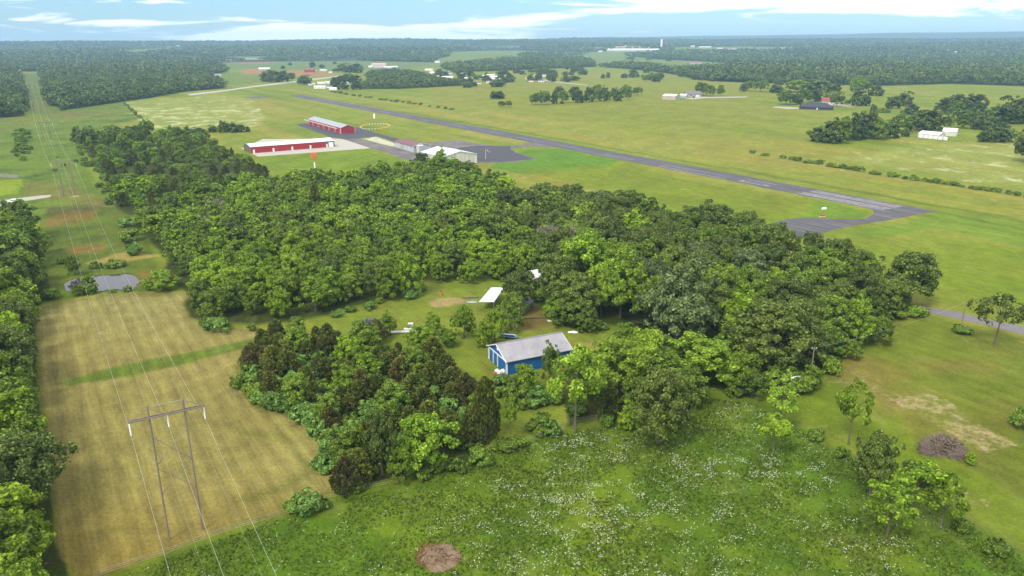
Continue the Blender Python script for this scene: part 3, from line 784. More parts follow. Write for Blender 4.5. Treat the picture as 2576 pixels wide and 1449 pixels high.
def crown_round(seed, H, R, nleaf, lsize, npuff=34, base=0.3, top=1.0, gap=0.0, flat=0.8, puff=0.34):
    """billowing broadleaf crown: puffs spread over an uneven dome, leaves on each puff"""
    r = np.random.default_rng(seed)
    zc = H * (base + top) / 2; zr = H * (top - base) / 2
    d = unit(r.normal(size=(npuff, 3))); d[:, 2] = np.where(d[:, 2] < -0.75, -d[:, 2], d[:, 2])
    lob = 1 + 0.13 * np.sin(d[:, :1] * 5 + seed) * np.cos(d[:, 1:2] * 5 + seed * 3) + r.normal(0, 0.05, (npuff, 1))
    k = (r.uniform(0.25, 1.0, npuff) ** 0.55 * 0.92)[:, None] * lob * (1 + 0.12 * np.sin(d[:, :1] * 3 + seed) + 0.10 * np.cos(d[:, 1:2] * 4 + seed * 2))
    cen = d * k * np.array([R, R, zr]) + np.array([0, 0, zc])
    pr = R * puff * r.uniform(0.65, 1.25, npuff)
    w = pr ** 2; w /= w.sum()
    i = r.choice(npuff, nleaf, p=w)
    dd = unit(r.normal(size=(nleaf, 3)))
    out = unit(cen[i] - np.array([0, 0, zc - zr * 0.4]))
    dd = unit(dd + out * 0.75)
    rad = pr[i][:, None] * r.uniform(0.72, 1.06, nleaf)[:, None]
    pos = cen[i] + dd * rad * np.array([1, 1, flat])
    stray = r.random(nleaf) < 0.14
    pos = pos + dd * (stray * r.uniform(0, 0.09, nleaf) * R)[:, None]
    nrm = unit(dd + 0.6 * r.normal(size=(nleaf, 3)) + out * 0.35 + np.array([0, 0, 0.3]))
    if gap:
        keep = r.random(nleaf) > gap; pos = pos[keep]; nrm = nrm[keep]
    low = pos[:, 2] < 0.1; pos[low, 2] = r.uniform(0.1, H * 0.12, low.sum())
    return leaf_quads(pos, nrm, lsize, r)

def crown_cedar(seed, H, R, nleaf, lsize):
    """dense pointed evergreen: many upright tufts along a tapering cone"""
    r = np.random.default_rng(seed)
    nt_ = 110
    t = r.uniform(0, 1, nt_) ** 0.8
    prof = np.clip((1 - t) ** 0.62 * (0.55 + 0.45 * np.minimum(1, t * 5)), 0.05, 1)
    ang = r.uniform(0, 2 * np.pi, nt_)
    rr = R * prof * r.uniform(0.55, 1.05, nt_) * (1 + 0.15 * np.sin(ang * 3 + seed))
    cen = np.stack([np.cos(ang) * rr, np.sin(ang) * rr, H * (0.04 + 0.92 * t)], 1)
    tr = R * 0.24 * r.uniform(0.6, 1.25, nt_) * (0.5 + 0.5 * prof)
    i = r.integers(0, nt_, nleaf)
    d = unit(r.normal(size=(nleaf, 3)) + np.stack([np.cos(ang[i]), np.sin(ang[i]), np.full(nleaf, 0.5)], 1) * 0.7)
    pos = cen[i] + d * tr[i][:, None] * np.array([1, 1, 1.35]) * r.uniform(0.6, 1.1, nleaf)[:, None]
    pos[:, 2] = np.maximum(pos[:, 2], 0.1)
    nrm = unit(d + 0.5 * r.normal(size=(nleaf, 3)))
    n = nleaf
    # upright slivers
    up = unit(np.stack([np.cos(ang[i]) * 0.5, np.sin(ang[i]) * 0.5, np.ones(n)], 1) + 0.45 * r.normal(size=(n, 3)))
    side = unit(np.cross(nrm, up)); sz = (lsize * r.uniform(0.6, 1.4, n))[:, None]
    V = np.stack([pos - side * sz * 0.42, pos + side * sz * 0.42, pos + up * sz * 0.95 + side * sz * .1, pos + up * sz * 0.5 - side * sz * 0.45], 1).reshape(-1, 3)
    return V, np.arange(4 * n).reshape(n, 4)

def trunk_mb(seed, H, R, base, tr, limbs=6, reach=0.75):
    r = random.Random(seed); mb = MB()
    top = H * 0.72
    pts = [Vector((0, 0, -0.3))]; x = y = 0
    for k in range(1, 6):
        x += r.uniform(-.12, .12) * R * 0.3; y += r.uniform(-.12, .12) * R * 0.3
        pts.append(Vector((x, y, top * k / 5)))
    mb.tube(pts, [tr * 1.25] + [tr * (1 - 0.17 * k) for k in range(1, 6)], 7)
    for k in range(limbs):
        z0 = H * (base * 0.9 + 0.35 * k / limbs); a = 2.4 * k + r.uniform(-.4, .4)
        j = min(int(z0 / top * 5), 4); p0 = pts[j].lerp(pts[j + 1], z0 / top * 5 - j) if j < 5 else pts[5]
        d = Vector((math.cos(a), math.sin(a), r.uniform(0.5, 1.0)))
        L_ = R * reach * r.uniform(0.7, 1.1)
        p1 = p0 + d * L_ * 0.5; p2 = p1 + Vector((d.x, d.y, d.z * 0.6)) * L_ * 0.5
        mb.tube([p0, p1, p2], [tr * 0.42, tr * 0.27, tr * 0.1], 5)
    return mb

T = {}        # kind -> list of (crown mesh, trunk mesh, H, R)
def make_templates():
    def add(kind, mt, n, H, R, nleaf, ls, bark, base, tr, limbs=6, **k):
        lst = []
        for s in range(n):
            sd_ = hash_(kind) + s * 17
            q = np.random.default_rng(sd_)
            V, Q = crown_round(sd_, H, R * q.uniform(0.9, 1.1), nleaf, ls, base=base, **k)
            cm = np_mesh('crown', V, Q, [LEAF[mt]])
            tm = trunk_mb(sd_, H, R, base + 0.1, tr, limbs).mesh('trunk', [bark])
            lst.append((cm, tm, H, R))
        T[kind] = lst
    add('green', 'green', 8, 10, 4.6, 8800, 0.335, BARK, -0.06, 0.22, npuff=95, puff=0.17)
    add('mixed', 'mixed', 8, 10, 4.5, 8800, 0.32, BARK, -0.06, 0.22, npuff=110, puff=0.16)
    add('yellow', 'yellow', 4, 10, 4.5, 8200, 0.32, BARK, 0.06, 0.22, npuff=100, puff=0.16)
    add('oak', 'oak', 7, 15, 7.5, 18000, 0.41, BARK, 0.10, 0.4, 8, npuff=170, puff=0.135)
    add('grey', 'grey', 3, 15, 7.5, 15000, 0.46, BARK, 0.03, 0.4, 8, npuff=170, puff=0.14)
    add('thin', 'oak', 3, 10, 4.0, 1500, 0.42, BARK, 0.35, 0.2, 9, npuff=34, puff=0.22)
    add('thinyel', 'yellow', 3, 10, 3.6, 1900, 0.40, BARK, 0.35, 0.2, 9, npuff=34, puff=0.25)
    add('thingreen', 'green', 3, 10, 4.0, 2000, 0.40, BARK, 0.3, 0.2, 9, npuff=34, puff=0.25)
    add('meadow', 'mixed', 5, 14, 6.5, 5000, 0.70, BARK_L, 0.08, 0.35, 7, npuff=90, puff=0.19)
    add('dark', 'far', 5, 14, 6.5, 5400, 0.72, BARK, -0.22, 0.35, 7, npuff=100, puff=0.19)
    lst = []
    for s in range(6):
        V, Q = crown_cedar(500 + s, 8, 3.0, 5200, 0.36)
        lst.append((np_mesh('crown', V, Q, [LEAF['cedar']]), trunk_mb(500 + s, 8, 2, 0.1, 0.16, 3).mesh('trunk', [BARK]), 8, 3.0))
    T['cedar'] = lst
    lst = []
    for s in range(2):
        V, Q = crown_cedar(540 + s, 8, 3.0, 5200, 0.36)
        lst.append((np_mesh('crown', V, Q, [LEAF['rust']]), trunk_mb(540 + s, 8, 2, 0.1, 0.16, 3).mesh('trunk', [BARK]), 8, 3.0))
    T['rust'] = lst
    # low shrubs: no trunk worth showing
    for kind, mt in (('shrub', 'mixed'), ('sumac', 'sumac')):
        lst = []
        for s in range(4):
            V, Q = crown_round(700 + s + (40 if kind == 'sumac' else 0), 3.0, 2.6, 1800, 0.42, npuff=22, base=0.02, puff=0.32, flat=0.7)
            lst.append((np_mesh('shrub', V, Q, [LEAF[mt]]), None, 3.0, 2.6))
        T[kind] = lst
    # leafless, greyish tree
    lst = []
    for s in range(2):
        r = random.Random(900 + s); mb = trunk_mb(900 + s, 10, 4, 0.25, 0.22, 8, 0.9)
        def br(p, d, L_, rad, lv):
            q = p + d * L_
            mb.tube([p, q], [rad, rad * 0.6], 4, cap=False)
            if lv > 0:
                for _ in range(4):
                    dn = (d + Vector((r.uniform(-.8, .8), r.uniform(-.8, .8), r.uniform(-.3, .6)))).normalized()
                    br(p.lerp(q, r.uniform(0.4, 1)), dn, L_ * 0.68, rad * 0.6, lv - 1)
        for k in range(9):
            a = 0.7 * k; br(Vector((0, 0, 4 + 0.3 * k)), Vector((math.cos(a), math.sin(a), 0.9)).normalized(), 2.6, 0.11, 3)
        lst.append((mb.mesh('bare_tree', [LEAF['bare']]), None, 10, 4.0))
    T['bare'] = lst
def hash_(s): return sum(ord(c) * (i + 3) for i, c in enumerate(s)) * 13 % 9973
make_templates()

NUMW = 'zero one two three four five six seven eight nine ten eleven twelve thirteen fourteen fifteen sixteen seventeen eighteen nineteen'.split()
TENS = '_ _ twenty thirty forty fifty sixty seventy eighty ninety'.split()
def words(n):
    n = int(n)
    if n < 20: return NUMW[n]
    if n < 100: return TENS[n // 10] + ('' if n % 10 == 0 else '-' + NUMW[n % 10])
    if n >= 1000: return words(n // 1000) + ' thousand' + ('' if n % 1000 < 100 else ' ' + words(n % 1000 // 100 * 100))
    return NUMW[n // 100] + ' hundred' + ('' if n % 100 == 0 else ' ' + words(n % 100))
LANDMARK = {
 'pond': G(260, 710), 'blue barn': G(1330, 925), 'white open shed': G(1235, 765), 'nearest pylon': G(468, 1345), 'second pylon': G(173, 491),
 'big white hangar': G(1125, 408), 'front red hangar': G(740, 378), 'turnaround': G(2030, 575), 'runway': G(2284, 540), 'road bend': G(2330, 775),
 'brush pile': G(2365, 1135), 'earth mound': G(1105, 1400), 'fork in the drive': G(1560, 850), 'white garages': G(2360, 345), 'dark house': G(2050, 272),
 'tan farm shed': G(1685, 250), 'farmhouse': G(1745, 243), 'trailer park': G(1280, 205), 'red barn': G(780, 180), 'pasture grove': G(1500, 255), 'hedge corner': G(2110, 350), 'white house': G(2080, 263), 'upper thicket': G(420, 330), 'far road': G(620, 220), 'parked dark car': G(935, 815), 'dirt ring': G(1125, 765), 'sign on the post': G(792, 425),
}
COLW = {'green': 'bright green broadleaf tree', 'mixed': 'mid green broadleaf tree', 'yellow': 'yellow-green leafy tree', 'oak': 'dark olive oak', 'grey': 'grey-green dense oak',
        'thin': 'thin dark oak', 'thinyel': 'thin yellow-green tree', 'thingreen': 'thin pale green tree', 'meadow': 'tall pasture tree', 'dark': 'dark green tree',
        'cedar': 'brownish green cedar', 'rust': 'rust-tinged cedar', 'shrub': 'low green shrub', 'sumac': 'bright sumac shrub', 'bare': 'leafless grey tree'}
NAME = {'green': 'broadleaf_tree', 'mixed': 'broadleaf_tree', 'yellow': 'broadleaf_tree', 'oak': 'oak_tree', 'grey': 'oak_tree', 'thin': 'oak_tree', 'thinyel': 'young_tree', 'thingreen': 'young_tree',
        'meadow': 'pasture_tree', 'dark': 'pasture_tree', 'cedar': 'cedar_tree', 'rust': 'cedar_tree', 'shrub': 'shrub', 'sumac': 'sumac_shrub', 'bare': 'bare_tree'}
used_labels = set()
def place_label(kind, p):
    """what it looks like and where it grows, by landmarks one can find"""
    d = sorted(LANDMARK.items(), key=lambda kv: (kv[1] - p).length)
    for nm, q in d[:3]:
        for rd in (5, 1):
            dx = round((p.x - q.x) / rd) * rd; dy = round((p.y - q.y) / rd) * rd
            a = f"{words(abs(dy))} metres {'beyond' if dy > 0 else 'before'}" if dy else "level with"
            b = f"{words(abs(dx))} {'right' if dx > 0 else 'left'}" if dx else ""
            if len((a + b).split()) > 8: a = a.replace(' metres', ' m'); a = a.replace(' m ', ' ')
            if not dy and not dx: a = 'beside'
            lab = f"{COLW[kind]} {a}{(', ' + b + ' of') if b else ''} the {nm}".replace('  ', ' ')
            if lab not in used_labels and len(lab.split()) <= 16:
                used_labels.add(lab); return lab
    return lab

def put_tree(kind, p, h=None, w=None, rz=None, group=None, label=None, parts=True):
    lst = T[kind]
    cm, tm, H, R = lst[random.randrange(len(lst))]
    sz = (h / H) if h else random.uniform(0.8, 1.2)
    sx = (w / ((1.85 if kind in ('dark', 'meadow') else 2.12) * R)) if w else sz
    rz = random.uniform(0, 6.28) if rz is None else rz
    cat = 'shrub' if 'shrub' in NAME[kind] else 'tree'
    lab = label or place_label(kind, p)
    if tm is None or not parts:
        o = bpy.data.objects.new(NAME[kind], cm); C.objects.link(o)
        o.location = p; o.rotation_euler = (0, 0, rz); o.scale = (sx, sx, sz)
        tag(o, lab, cat, group)
        return o
    o = empty(NAME[kind], p, rz); o.scale = (sx, sx, sz); tag(o, lab, cat, group)
    for nm, me in (('crown', cm), ('trunk', tm)):
        c = bpy.data.objects.new(nm, me); C.objects.link(c); c.parent = o
    return o

def tree_px(kind, x, yb, yt, wpx, group=None, label=None, parts=True):
    p = G(x, yb); dp = depth(p)
    # height whose top projects to yt
    lo, hi = 0.5, 60.0
    for _ in range(30):
        mi = (lo + hi) / 2
        _, yy = proj(np.array(p.x), np.array(p.y), np.array(p.z + mi))
        if yy > yt: lo = mi
        else: hi = mi
    return put_tree(kind, p, lo, wpx * dp / F_PX, group=group, label=label, parts=parts)

QUEUE = []
def fill(poly, gap, kinds, group, hr=(8, 12), wr=(0.85, 1.1), avoid=(), seed=0, limit=400, wscale=1.0, shrink=2.0):
    """dart throwing over the ground seen inside a polygon"""
    r = random.Random(seed)
    wp = [G(*q) for q in poly]
    P = np.array([(q.x, q.y) for q in wp])
    x0, y0 = P.min(0); x1, y1 = P.max(0)
    cand = np.array([(r.uniform(x0, x1), r.uniform(y0, y1)) for _ in range(14000)])
    ok = poly_sd(cand[:, 0], cand[:, 1], P) > shrink
    cand = cand[ok]; pts = []
    names, wts = zip(*kinds)
    for c in cand:
        if any((c[0] - q[0]) ** 2 + (c[1] - q[1]) ** 2 < gap * gap for q in pts): continue
        if any((c[0] - q.x) ** 2 + (c[1] - q.y) ** 2 < rr * rr for q, rr in avoid): continue
        pts.append(c)
        if len(pts) >= limit: break
    pts.sort(key=lambda c: c[1]); out_n = len(pts)
    for c in pts:
        k = r.choices(names, wts)[0]
        h = r.uniform(*hr)
        if k in ('cedar', 'rust'): h *= 0.72
        if k in ('shrub', 'sumac'): h *= 0.33
        w = h * r.uniform(*wr) * wscale * 0.93
        if k in ('shrub', 'sumac'): w = h * 1.9
        if k in ('cedar', 'rust'): w = h * r.uniform(0.85, 1.15)
        if k == 'bare': h *= 0.8
        QUEUE.append((k, Vector((c[0], c[1], 0)), h, w, group))
    return len(pts)

TREES_NEAR = [
 ('grey', 1705, 872, 668, 200), ('yellow', 1560, 800, 632, 120), ('yellow', 1512, 795, 662, 90), ('green', 1455, 735, 590, 160), ('oak', 1400, 760, 640, 120), ('grey', 1630, 790, 650, 110), ('oak', 1930, 925, 768, 215),
 ('green', 1840, 905, 800, 120), ('mixed', 2085, 868, 735, 140), ('yellow', 2150, 872, 745, 90), ('oak', 2285, 762, 634, 150), ('oak', 2225, 790, 700, 120), ('thin', 2500, 868, 740, 112),
 ('oak', 1655, 1115, 935, 185), ('thinyel', 1446, 1088, 872, 150), ('yellow', 1560, 1000, 850, 170), ('yellow', 1625, 960, 830, 120), ('yellow', 1505, 1010, 880, 110), ('yellow', 1765, 960, 848, 180), ('green', 1855, 985, 880, 110),
 ('mixed', 1600, 1040, 950, 110), ('green', 1580, 1080, 1010, 70), ('mixed', 1730, 1010, 930, 110), ('cedar', 1530, 1050, 960, 80), ('mixed', 1890, 1000, 930, 100),
 ('thinyel', 1962, 1060, 975, 95), ('thingreen', 1945, 1140, 1045, 100), ('thingreen', 2134, 1118, 962, 90), ('oak', 2188, 1248, 1082, 112), ('shrub', 2568, 1075, 1035, 60), ('thingreen', 2230, 1350, 1228, 135), ('thingreen', 2335, 1258, 1172, 100), ('shrub', 2420, 1335, 1308, 50), ('shrub', 2505, 1392, 1360, 60), ('shrub', 2118, 1152, 1130, 40), ('shrub', 2050, 1105, 1080, 44), ('mixed', 2040, 975, 915, 60), ('shrub', 2290, 1180, 1160, 36), ('shrub', 2090, 925, 900, 60), ('thingreen', 2295, 1292, 1165, 150), ('thingreen', 2365, 1330, 1200, 120),
 ('mixed', 1385, 955, 862, 52), ('green', 1322, 985, 914, 70), ('thinyel', 1283, 1110, 1000, 52), ('cedar', 1222, 1108, 952, 95), ('green', 1075, 1170, 1040, 160), ('oak', 962, 1195, 1045, 90), ('rust', 872, 1238, 1150, 85),
 ('green', 1010, 1210, 1120, 80), ('green', 905, 1160, 1060, 60),
 ('green', 1167, 850, 767, 62), ('green', 1246, 862, 775, 62), ('mixed', 1286, 830, 738, 84), ('green', 1215, 872, 810, 50), ('oak', 1310, 782, 672, 92), ('green', 976, 845, 788, 50), ('rust', 948, 862, 806, 64),
 ('green', 1090, 838, 790, 52), ('green', 1052, 862, 820, 70), ('green', 1120, 872, 822, 64), ('green', 1030, 742, 640, 75), ('green', 1180, 712, 655, 62), ('green', 1250, 700, 640, 60), ('green', 1110, 708, 640, 70),
 ('green', 980, 752, 670, 70), ('green', 1112, 430, 377, 50), ('green', 1090, 446, 400, 52), ('green', 1135, 448, 405, 56), ('mixed', 1178, 446, 407, 50), ('mixed', 1060, 440, 406, 44), ('cedar', 795, 545, 458, 42), ('bare', 1400, 650, 560, 110), ('bare', 545, 560, 500, 60), ('bare', 1480, 790, 700, 60),
 ('green', 410, 728, 682, 90), ('green', 225, 738, 695, 52), ('mixed', 200, 742, 715, 40), ('mixed', 190, 692, 640, 40), ('oak', 1580, 560, 480, 120), ('oak', 1525, 560, 488, 70), ('oak', 1780, 610, 508, 130), ('oak', 1730, 600, 520, 90),
 ('oak', 1880, 650, 540, 120), ('oak', 1945, 680, 560, 110), ('oak', 2040, 700, 590, 110), ('oak', 2110, 730, 600, 110), ('oak', 2160, 750, 630, 100), ('mixed', 1440, 820, 750, 100), ('green', 1400, 800, 745, 80), ('mixed', 1480, 835, 775, 70),
 ('green', 2010, 800, 720, 80), ('mixed', 1360, 690, 600, 80), ('yellow', 1330, 690, 615, 60), ('green', 2440, 1168, 1140, 34), ('shrub', 2420, 836, 822, 60), ('shrub', 1300, 1010, 960, 90), ('sumac', 1345, 1018, 980, 80), ('sumac', 1265, 990, 950, 60), ('shrub', 1400, 1012, 985, 50),
 ('sumac', 780, 1285, 1245, 90), ('shrub', 735, 1285, 1262, 50), ('mixed', 60, 600, 500, 110), ('green', 20, 640, 545, 110), ('green', 100, 640, 570, 70), ('mixed', 75, 660, 560, 90),
 ('shrub', 325, 608, 580, 60), ('sumac', 320, 568, 548, 50), ('shrub', 165, 660, 645, 40), ('shrub', 290, 672, 655, 50), ('shrub', 240, 675, 660, 30), ('sumac', 340, 640, 612, 40),
 ('shrub', 1370, 1075, 1045, 60), ('shrub', 1345, 1085, 1060, 50), ('shrub', 1210, 1165, 1130, 70), ('shrub', 1270, 1130, 1105, 60), ('shrub', 1150, 1185, 1160, 60), ('mixed', 2200, 860, 790, 90), ('mixed', 2130, 900, 850, 60), ('shrub', 2085, 940, 900, 50), ('shrub', 2020, 985, 945, 80), ('shrub', 1960, 980, 930, 90),
 ('shrub', 2300, 792, 770, 70), ('shrub', 2250, 800, 780, 60),
]
avoid = []
for k, x, yb, yt, w in TREES_NEAR:
    o = tree_px(k, x, yb, yt, w)
    avoid.append((o.location.copy(), 0.55 * w * depth(o.location) / F_PX))
BLD = [(G(1335, 915), 16), (G(1235, 760), 11), (G(1320, 785), 8), (G(1355, 712), 7), (G(1125, 400), 20), (G(1305, 650), 8)]
avoid_b = avoid + BLD
n = {}
n['w1'] = fill(W1, 6.3, [('green', 5), ('mixed', 4.2), ('yellow', .35), ('cedar', .5), ('oak', .5), ('bare', .12), ('rust', .12)], 'trees of the wood behind the clearing', (7, 11.5), (0.95, 1.25), avoid_b, 1, 520, shrink=3.8)
n['w2'] = fill(W2, 8.4, [('oak', 4.4), ('mixed', 3), ('green', 1.5), ('grey', .7), ('bare', .1)], 'trees of the oak wood beside the airfield', (11, 16), (0.95, 1.2), avoid_b, 2, 220, shrink=3)
n['w3'] = fill(W3, 3.6, [('cedar', 6.5), ('rust', .5), ('sumac', 2.8), ('mixed', .5), ('green', .3), ('shrub', 1.2)], 'cedars and sumac beside the hay field', (6.5, 9.5), (0.9, 1.2), avoid_b, 3, 295, shrink=1.8)
n['w4'] = fill(W4, 6.0, [('oak', 3), ('mixed', 4), ('green', 3), ('yellow', .2)], 'trees of the wood left of the hay field', (11, 16), (0.95, 1.2), avoid_b, 4, 210, shrink=4.2)
n['w5'] = fill(W5, 7.2, [('cedar', 4), ('mixed', 3.4), ('shrub', 1.4), ('sumac', 1.6), ('dark', .5), ('green', .8)], 'thicket below the far fields', (5, 9.5), (0.95, 1.25), avoid_b, 5, 260)
n['wr'] = fill(WR, 6.5, [('yellow', 1), ('green', 2.4), ('mixed', 3), ('oak', 2.2), ('shrub', 1)], 'trees behind the flowering meadow', (7, 11), (0.95, 1.2), avoid_b, 6, 80)
n['wt'] = fill(WT, 6.5, [('oak', 3), ('mixed', 3), ('green', 1)], 'trees along the yard fence', (7, 10), (0.95, 1.2), avoid_b, 8, 60)
BL = sorted([q for q in QUEUE if NAME[q[0]] == 'broadleaf_tree'], key=lambda q: q[1].length)
n_have = sum(1 for t in TREES_NEAR if NAME[t[0]] == 'broadleaf_tree')
KEEP = BL[:300 - n_have - 12]; REST = BL[300 - n_have - 12:]
for q in [q for q in QUEUE if NAME[q[0]] != 'broadleaf_tree'] + KEEP:
    put_tree(q[0], q[1], q[2], q[3], group=q[4])
def merge_trees(name, items, label, cat, mats, tmpl):
    Vs, Ms, Ts = [], [], []
    r = random.Random(3)
    for mi, (V, H, R), p, h, w in items:
        a = r.uniform(0, 6.28); c, s_ = math.cos(a), math.sin(a)
        sx, sz = w / (2.0 * R), h / H
        X = (V[:, 0] * c - V[:, 1] * s_) * sx + p.x; Y = (V[:, 0] * s_ + V[:, 1] * c) * sx + p.y; Z = V[:, 2] * sz + p.z
        Vs.append(np.stack([X, Y, Z], 1)); Ms.append(np.full(len(V) // 4, mi, np.int32)); Ts.append(np.full(len(V), r.random(), np.float32))
    V = np.concatenate(Vs)
    me = np_mesh(name, V, np.arange(len(V)).reshape(-1, 4), mats)
    me.polygons.foreach_set('material_index', np.concatenate(Ms))
    me.attributes.new('tree_tone', 'FLOAT', 'POINT').data.foreach_set('value', np.concatenate(Ts))
    o = bpy.data.objects.new(name, me); C.objects.link(o); tag(o, label, cat, kind='stuff'); return o
RT = [(crown_round(3000 + i, 10, 4.6, 2600, 0.60, npuff=80, base=0.05, puff=0.18)[0], 10, 4.6) for i in range(6)]
KM = ['green', 'mixed', 'yellow']
merge_trees('woodland_canopy', [(KM.index(q[0]), RT[random.randrange(6)], q[1], q[2], q[3]) for q in REST], 'closed green canopy of the wood between clearing and hangars', 'woodland', [LEAFA[k] for k in KM], None)
print('trees', n, len(REST))

# shrubs along the wood rims, in the cutting and on the pond bank
def rim(path, gap, kinds, group, h=(1.6, 3.2), jit=2.0, seed=0):
    r = random.Random(seed); pts = [G(*q) for q in path]
    for a, b in zip(pts, pts[1:]):
        L_ = (b - a).length; k = max(1, int(L_ / gap))
        for i in range(k):
            p = a.lerp(b, (i + r.random()) / k) + Vector((r.uniform(-jit, jit), r.uniform(-jit, jit), 0))
            kk = r.choice(kinds); hh = r.uniform(*h)
            put_tree(kk, p, hh, hh * r.uniform(1.5, 2.3), group=group)
rim([(830, 800), (905, 775), (985, 757), (1040, 745), (1062, 714)], 4.2, ['shrub', 'sumac', 'shrub'], 'undergrowth at the wood edge', seed=1)
rim([(482, 805), (560, 825), (650, 828)], 4.0, ['shrub', 'sumac'], 'undergrowth at the wood edge', seed=2)
rim([(605, 965), (650, 1025), (700, 1022), (765, 1045), (800, 1090), (830, 1140), (845, 1200)], 3.0, ['sumac', 'sumac', 'shrub'], 'undergrowth at the wood edge', (2, 3.6), 1.5, 3)
rim([(1290, 712), (1370, 760), (1440, 822), (1560, 832), (1700, 870)], 4.5, ['shrub', 'sumac', 'shrub'], 'undergrowth at the wood edge', seed=4)
rim([(120, 745), (100, 775)], 4, ['shrub'], 'undergrowth at the wood edge', seed=5)
rim([(165, 733), (250, 737), (330, 733)], 4.5, ['shrub', 'sumac'], 'shrubs on the pond bank', (1.0, 1.8), 0.6, 6)
rim([(860, 1245), (1000, 1218), (1240, 1140), (1400, 1090), (1600, 1055), (1780, 985), (1900, 1005)], 5.5, ['shrub', 'sumac'], 'shrubs along the meadow fence', (1.2, 2.6), 1.2, 7)
rim([(190, 345), (225, 400), (262, 455), (290, 515)], 7, ['shrub', 'sumac', 'shrub'], 'undergrowth at the wood edge', (1.5, 3), 5, 8)
rim([(52, 330), (60, 350), (62, 395)], 8, ['shrub'], 'bushes in the power-line cutting', (2, 4), 4, 9)
rim([(35, 380), (45, 400), (62, 405), (110, 400)], 12, ['shrub', 'sumac'], 'bushes in the power-line cutting', (1.2, 3), 8, 10)
rim([(110, 440), (130, 420), (210, 400)], 11, ['sumac', 'shrub'], 'bushes in the power-line cutting', (1, 2.4), 8, 11)
rim([(310, 258), (355, 300)], 9, ['shrub'], 'bushes in the power-line cutting', (1.0, 2), 2, 12)

# fence rows of the pastures
def c4(X, Y): return (1889 + X / 3.75, 68.7 + Y / 3.75)
def c4b(X, Y): return (1889 + X / 3.75, 429.3 + Y / 3.75)
def c2(X, Y): return (601 + X / 3.75, 68.7 + Y / 3.75)
def c3(X, Y): return (1202 + X / 3.75, 68.7 + Y / 3.75)
def c1(X, Y): return (X / 3.75, 68.7 + Y / 3.75)
for (X, Y) in ((10, 1188), (140, 1210), (300, 1235), (380, 1248), (440, 1260), (530, 1280), (590, 1284), (650, 1290), (750, 1312), (800, 1325), (860, 1330), (920, 1342), (980, 1352), (1040, 1358), (1150, 1385), (1190, 1388), (1320, 1408), (1360, 1412), (1450, 1432)):
    x, y = c4(X, Y); tree_px('shrub', x, y, y - random.uniform(6, 12), random.uniform(14, 24), 'hedge bushes of the long fence row')
for (X, Y) in ((1530, 92), (1580, 95), (1640, 103), (1700, 110), (1750, 118), (1810, 128), (1860, 134), (1920, 142), (1990, 155), (2080, 170), (2130, 176), (2180, 182), (2230, 190), (2290, 198), (2340, 206), (2430, 222), (2510, 234), (2620, 252), (2700, 262)):
    x, y = c4b(X, Y); tree_px('shrub', x, y, y - random.uniform(6, 13), random.uniform(14, 24), 'hedge bushes of the long fence row')
for (X, Y) in ((880, 612), (920, 618), (960, 626), (1010, 634), (1080, 646), (1140, 654), (1200, 664), (1240, 667), (1340, 685), (1390, 690), (1440, 698), (1490, 704), (1550, 710), (1600, 718), (1650, 724), (1715, 733), (1800, 748), (1880, 760), (1950, 770), (2010, 777)):
    x, y = c2(X, Y); tree_px('shrub', x, y, y - random.uniform(3, 6.5), random.uniform(9, 17), 'hedge bushes beyond the runway')

FARTREES = []
for X, Yb, Yt, W, k in ((520, 730, 625, 60, 'meadow'), (560, 732, 610, 70, 'meadow'), (610, 732, 600, 80, 'meadow'), (655, 727, 605, 60, 'meadow'), (720, 725, 600, 60, 'dark'), (770, 640, 553, 105, 'dark'), (795, 715, 590, 110, 'meadow'),
    (793, 722, 690, 32, 'dark'), (910, 655, 553, 120, 'dark'), (940, 710, 590, 130, 'dark'), (1050, 705, 565, 90, 'dark'), (1120, 640, 538, 100, 'meadow'), (1130, 695, 590, 85, 'meadow'), (1190, 697, 560, 95, 'dark'), (1240, 680, 600, 80, 'meadow'),
    (1285, 650, 565, 70, 'dark'), (1315, 695, 595, 90, 'dark'), (1385, 660, 548, 90, 'meadow'), (1420, 685, 560, 85, 'meadow'), (1505, 640, 560, 90, 'meadow'), (185, 672, 603, 120, 'dark'), (225, 752, 695, 70, 'meadow'), (290, 750, 688, 70, 'meadow'),
    (2080, 640, 520, 90, 'meadow'), (2130, 645, 520, 110, 'meadow'), (2190, 655, 540, 90, 'meadow'), (2285, 650, 545, 80, 'meadow'), (2500, 605, 530, 70, 'dark'), (2555, 600, 500, 90, 'meadow'),
    (825, 460, 410, 55, 'dark'), (885, 450, 415, 50, 'dark'), (990, 447, 388, 95, 'dark'), (650, 460, 388, 55, 'dark'), (710, 460, 393, 70, 'dark'), (830, 516, 458, 90, 'dark'), (910, 502, 455, 100, 'dark'), (1180, 482, 440, 42, 'dark'), (1230, 478, 423, 40, 'dark'),
    (1380, 477, 435, 75, 'dark'), (1455, 474, 418, 65, 'dark'), (1505, 472, 440, 36, 'dark'), (1550, 472, 446, 20, 'dark'), (1640, 472, 425, 50, 'dark'), (1700, 472, 430, 60, 'dark'), (2435, 368, 300, 95, 'dark'), (1440, 302, 275, 80, 'dark'), (1610, 308, 295, 60, 'dark'), (1800, 320, 305, 55, 'dark')):
    x, y = c3(X, Yb); FARTREES.append((k, x, y, 68.7 + Yt / 3.75, W / 3.75))
